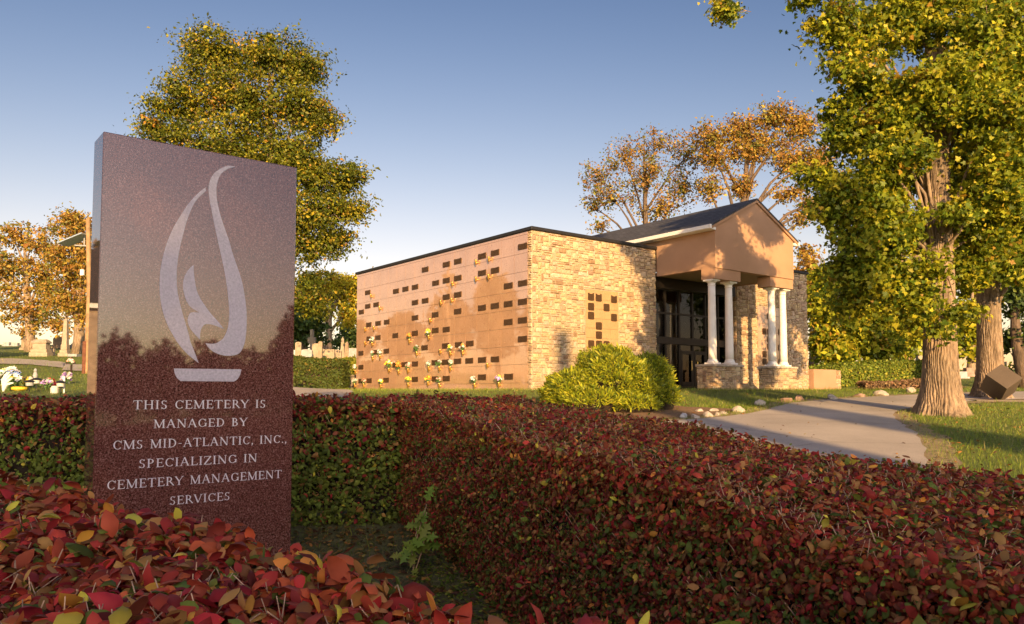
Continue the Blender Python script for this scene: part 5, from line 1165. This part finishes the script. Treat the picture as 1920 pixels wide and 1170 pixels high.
mb = MB(); q = at(158.5, 512, 40); mb.box((q.x - .1, 39.75, q.z - .15), (q.x + .08, 39.87, q.z + .15), None, .01); mb.build("meter_box", M_WHITE, pole)

# ------------------------------------------------------------------ grave decorations on the left lawn
M_BLACK = simple("black plastic", (.02, .02, .022), .4, var=.2); M_LENS = simple("clear lamp cup", (.55, .55, .5), .2, var=.1)
GD = "grave flowers on the left lawn"
kz = 5.85
def gpt(x, y): return ground(x / kz, 560 + y / kz)
for x, y, rad, cols_f, n_, lab, sz in [(95, 1000, .42, 'pale white blue yellow', 60, "large heap of white, blue and yellow grave flowers at the left edge", .1), (160, 930, .28, 'white red blue orange', 40, "tall mixed bouquet with a blue and a red bloom, top of the heap", .08), (315, 985, .22, 'white yellow', 26, "white and yellow daisies between two small lanterns", .07),
                   (560, 990, .18, 'red', 16, "round red bouquet on the lawn", .075), (515, 1000, .2, 'white purple', 22, "white and lilac bouquet in front of the red one", .07), (730, 935, .24, 'purple white', 26, "lilac bouquet in a white vase under the wooden cross", .075), (690, 900, .14, 'yellow green', 12, "small pale yellow flowers left of the lilac bouquet", .06)]:
    p = gpt(x, y); bouquet("grave_bouquet", lab, "flowers", tuple(p), rad, dict.fromkeys(cols_f.split()), n_, GD, sz)
p = gpt(35, 1020); root = empty("ribbon_wreath", p, 0, "pale green ribbon spread beside the heap of grave flowers", "ribbon"); mb = MB()
for a in np.linspace(-.9, .9, 6):
    d = Vector((math.cos(a + 1.2) * .2 + .12, 0, math.sin(a + 1.2) * .55 + .15)); mb.tube([p, p + d * .5 + Vector((0, -.05, .1)), p + d + Vector((.1, -.1, 0))], [.03, .06, .03], 5)
mb.build("ribbon_loops", M_FLW['pale'], root)
p = gpt(210, 1010); mb = MB(); mb.lathe([(.16, 0), (.26, .05), (.28, .14), (.25, .14), (.05, .12)], tuple(p), 18); tag(mb.build("flower_bowl", M_FLW['yellow']), "bright yellow bowl on the grass by the flower heap", "bowl")
for x, y, lab in [(322, 1030, "black and clear solar lantern among the white daisies"), (398, 1000, "black solar lantern right of the daisies, set farther back"), (662, 1040, "black solar lantern beside the white stake")]:
    p = gpt(x, y); root = empty("solar_lantern", p, 0, lab, "lantern", "small solar lanterns on the left lawn")
    mb = MB(); mb.lathe([(.02, 0), (.02, .2), (.06, .21), (.05, .215)], tuple(p), 10); mb.build("stake", M_BLACK, root)
    mb = MB(); mb.lathe([(.06, .22), (.12, .24), (.13, .36), (.1, .362)], tuple(p), 14); mb.build("lamp_cup", M_LENS, root)
    mb = MB(); mb.lathe([(.17, .364), (.19, .375), (.1, .43), (.02, .45)], tuple(p), 14); mb.build("cap", M_BLACK, root)
p = gpt(597, 1040); mb = MB(); mb.lathe([(.12, 0), (.13, .02), (.13, .2), (.1, .23), (.1, .26), (.06, .262)], tuple(p), 14); tag(mb.build("glass_jar", M_LENS), "clear squat jar on the grass left of the white stake", "jar")
p = gpt(700, 1035); mb = MB(); mb.box((p.x - .03, p.y - .02, p.z - .1), (p.x + .03, p.y + .02, p.z + .58), None, .006); tag(mb.build("marker_stake", M_WHITE), "thin upright white marker stake on the lawn", "stake")
p = gpt(740, 930); mb = MB(); mb.lathe([(.08, 0), (.1, .02), (.09, .1), (.12, .22), (.13, .24), (.1, .24)], tuple(p + Vector((0, -.02, -.02))), 14); tag(mb.build("white_vase", M_WHITE), "white vase holding the lilac bouquet under the cross", "vase")
p = gpt(780, 830); root = empty("wooden_cross", p, 0, "dark wooden grave cross hung with small flowers", "cross"); mb = MB(); mb.box((p.x - .04, p.y - .03, p.z - .1), (p.x + .04, p.y + .03, p.z + .85), None, .006); mb.build("upright", M_DARKW, root)
mb = MB(); mb.box((p.x - .26, p.y - .062, p.z + .52), (p.x + .26, p.y - .033, p.z + .6), None, .006); mb.build("crossbar", M_DARKW, root)
bouquet("cross_flowers", "dusty pink flowers tied on the arms of the wooden cross", "flowers", (p.x, p.y - .07, p.z + .48), .16, {'pink': 1, 'white': 1}, 12, None, .06)
p = gpt(385, 900); mb = MB(); mb.lathe([(.1, 0), (.12, .03), (.08, .1), (.1, .24), (.07, .34), (.05, .38), (.07, .44), (.04, .52), (.01, .54)], tuple(p), 12); tag(mb.build("garden_statuette", M_GSTONE2), "small greenish statuette behind the daisies", "statuette")

# ------------------------------------------------------------------ things mirrored in polished stone: chapel, trees; unseen woods shaped to shade the foreground
hR = Matrix.Translation((-31, 28.5, g(-31, 28.5))) @ Matrix.Rotation(R(-38), 4, 'Z')
ch = empty("chapel_house", (-31, 28.5, g(-31, 28.5)), 0, "grey stone house with a dark roof mirrored in the slab's narrow side", "house")
mb = MB(); mb.box((-6, -3.5, -.6), (6, 3.5, 3.4), hR); mb.build("wall", M_GSTONE3, ch)
mb = MB(); mb.prism([(-4, 3.62), (4, 3.62), (0, 6.3)], -6.4, 6.4, hR @ Matrix(((0, 0, 1, 0), (1, 0, 0, 0), (0, 1, 0, 0), (0, 0, 0, 1)))); mb.build("roof", M_TRIM, ch)
mb = MB(); mb.box((-6.3, -3.9, 3.403), (6.3, 3.9, 3.617), hR); mb.build("eave", M_WHITE, ch)
for x in (-4.2, -1.4, 1.4, 4.2):
    mb = MB(); mb.box((x - .55, -3.56, 1.0), (x + .55, -3.503, 2.8), hR); wn_ = mb.build("window", M_WHITE, ch); mb = MB(); mb.box((x - .45, -3.59, 1.1), (x + .45, -3.563, 1.92), hR); mb.build("pane", M_GSTONE2, wn_)
bouquet("blue_hydrangea", "big blue hydrangea bunch mirrored in the slab's side", "flowers", (-8.0, 11.2, g(-8.0, 11.2) + .45), .32, {'blue': 1}, 40, None, .1)
M_LWOOD = leafmat("woodland leaves", [(.05, .06, .012), (.08, .08, .015), (.16, .09, .02)], trans=.2, jit=.3)
WP = []; Ws = []
def wood_clump(x, y, top, wid, n, bot=-1.2):
    h_ = top - bot; d = rng.normal(size=(n, 3)); d /= np.linalg.norm(d, axis=1, keepdims=True); u = rng.random(n) ** (1 / 2.5)
    WP.append(np.array([x, y, bot + h_ * .55]) + d * np.array([wid, wid * .7, h_ * .45]) * u[:, None])
wm = MB()
for x in np.arange(-10, 24, 2.1):  # row out of view behind the camera, crown heights shaped to shade the foreground
    yb = -35 + rng.uniform(-1.5, 1.5)
    top = np.interp(x, [-22, -4, 2, 8, 9.5, 11, 13, 15, 18, 24], [19, 19, 18.5, 18, 16.5, 14, 13.0, 12.8, 11.6, 10.5]) + rng.uniform(-.5, .5)
    wood_clump(x, yb, top, 2.5, 2200); wm.tube([(x, yb, -1.5), (x, yb, top * .5)], [.25, .12], 6)
for x in (13.2, 16.6, 17.4): wm.tube([(x, -34, -1.5), (x + .3, -34, 14), (x, -34, 21)], [.55, .48, .35], 7)  # tall unseen poles added to throw shadow stripes across the road
for t in np.linspace(0, 1, 16):
    x = 30 + 24 * t; y = -34 + 30 * t; top = 4.6 + rng.uniform(-.5, .9); wood_clump(x, y, top, 2.0, 700); wm.tube([(x, y, -1.5), (x, y, top * .5)], [.2, .1], 6)
for (x, y, top, wid) in [(44.5, -15.2, 11.6, 2.8), (47.5, -12.5, 11, 2.6), (43, -17.2, 7.2, 1.6), (-41.5, 37.5, 11, 3), (-41, 42, 12.5, 3), (-41, 46.5, 10.5, 3), (-40.5, 51, 8.8, 2.5), (-40, 55.5, 8, 2.2)]:
    b0 = g(x, y); wood_clump(x, y, top, wid, 2200, b0 + 1.0); wm.tube([(x, y, b0 - .3), (x, y, b0 + top * .5)], [.3, .15], 6)
wood = empty("woodland", (0, -35, -1.2)); tag(wood, "unseen woods around the viewpoint shaped to shade the foreground, partly mirrored in the polished slab", "woods", kind="stuff")
P = np.concatenate(WP); scatter("crowns", RHOMB_V, RHOMB_T, P, rng.normal(size=P.shape), .62 * rng.lognormal(0, .2, len(P)), rng.random(len(P)), M_LWOOD, wood)
wm.build("trunks", M_BARK2, wood)

# ------------------------------------------------------------------ grass, fallen leaves, ground cover
M_BLADE = leafmat("grass blades", [(.12, .18, .02), (.19, .25, .028), (.28, .30, .04), (.42, .36, .13)], trans=.35, rough=.6, jit=.3)
def inpoly(x, y, poly):
    c = np.zeros(len(x), bool); j = len(poly) - 1
    for i in range(len(poly)):
        xi, yi = poly[i]; xj, yj = poly[j]; k = ((yi > y) != (yj > y)) & (x < (xj - xi) * (y - yi) / (yj - yi + 1e-12) + xi); c ^= k; j = i
    return c
road_poly = RA + RB[::-1]; path_poly = LA + LB[::-1]; mulch_poly = q1 + q2[::-1]
def grass(n, x0, x1, y0, y1, h_, test=None, dry=.12):
    x = rng.uniform(x0, x1, n); y = rng.uniform(y0, y1, n); k = ~inpoly(x, y, road_poly) & ~inpoly(x, y, path_poly) & ~inpoly(x, y, mulch_poly)
    dx = x - BC[0]; dy = y - BC[1]; s = dx * BU[0] + dy * BU[1]; p = -(dx * BV[0] + dy * BV[1]); k &= ~((s > -.05) & (s < 18.2) & (p < .08) & (p > -14.2)) & ~((s > 6.4) & (s < 12.3) & (p < 3.2) & (p > -1))
    if test is not None: k &= test(x, y)
    x, y = x[k], y[k]; N = len(x); P = np.c_[x, y, gz(x, y) - .01]
    ax = rng.normal(size=(N, 3)) * .4 + np.array([0, 0, 1.]); nn = rng.normal(size=(N, 3)) * np.array([1, 1, .1])
    pat = smoothn(x, y, .9, 77); pr = np.clip(np.c_[.3 - .1 * pat, .4 + 0 * pat, .2 + .1 * pat, dry + .1 * pat], .01, None)
    return P, nn, ax, h_ * rng.lognormal(0, .3, N), cat_tint(pr, N)
sets = [grass(70000, 5, 16, 8, 22, .075, lambda x, y: x < .72 * y), grass(34000, -6, 16, 21, 32, .085), grass(16000, 1.2, 9, 18, 24, .08), grass(30000, -30, -4, 20, 40, .1, lambda x, y: x > -.72 * y), grass(14000, 11, 30, 24, 45, .1), grass(16000, -45, -10, 40, 70, .14, lambda x, y: x > -.72 * y),
        grass(30000, -2.8, .4, 3.8, 7.7, .05, lambda x, y: (x < -1.12 + .41 * (7.8 - y)) & (rng.random(len(x)) < .45 + .5 * smoothn(x, y, 1.6, 5)))]
cat_ = [np.concatenate([s[i] for s in sets]) for i in range(5)]
tag(scatter("grass", BLADE_V, BLADE_T, cat_[0], cat_[1], cat_[3], cat_[4], M_BLADE, axis=cat_[2]), "short green lawn grass around the road and mausoleum", "grass", kind="stuff")
M_FALL = leafmat("fallen leaves", [(.20, .10, .03), (.30, .2, .05), (.12, .06, .03), (.34, .16, .04)], trans=.2, jit=.4)
def fallen(n, x0, x1, y0, y1, sz, test=None):
    x = rng.uniform(x0, x1, n); y = rng.uniform(y0, y1, n)
    if test is not None: k = test(x, y); x, y = x[k], y[k]
    return np.c_[x, y, gz(x, y) + .045], sz * rng.lognormal(0, .3, len(x))
fs = [fallen(2200, -2.4, .1, 4.2, 7.6, .045), fallen(700, 5, 14, 9, 22, .06, lambda x, y: ~inpoly(x, y, road_poly)), fallen(500, -6, 6, 19, 28, .07), fallen(160, 1, 13, 11, 26, .055)]
P = np.concatenate([f[0] for f in fs]); S = np.concatenate([f[1] for f in fs])
tag(scatter("fallen_leaves", OVAL_V, OVAL_T, P, rng.normal(size=P.shape) * .25 + np.array([0, 0, 1]), S, rng.random(len(P)), M_FALL), "brown and yellow fallen leaves scattered over lawn, road and soil", "leaves", kind="stuff")
n = 3200; x = rng.uniform(-.75, .35, n); y = rng.uniform(3.6, 6.6, n); k = (x + .33 < .41 * (5.9 - y) + .05) & (x > -.33 + .41 * (5.9 - y) - .85)
P = np.c_[x[k], y[k], gz(x[k], y[k]) + rng.uniform(.01, .07, k.sum())]
tag(scatter("ground_cover", OVAL_V, OVAL_T, P, rng.normal(size=P.shape) * .4 + np.array([0, 0, 1]), np.full(len(P), .03), rng.random(len(P)) * .75, M_BLADE), "small green ground ivy between the hedges", "ground cover", kind="stuff")
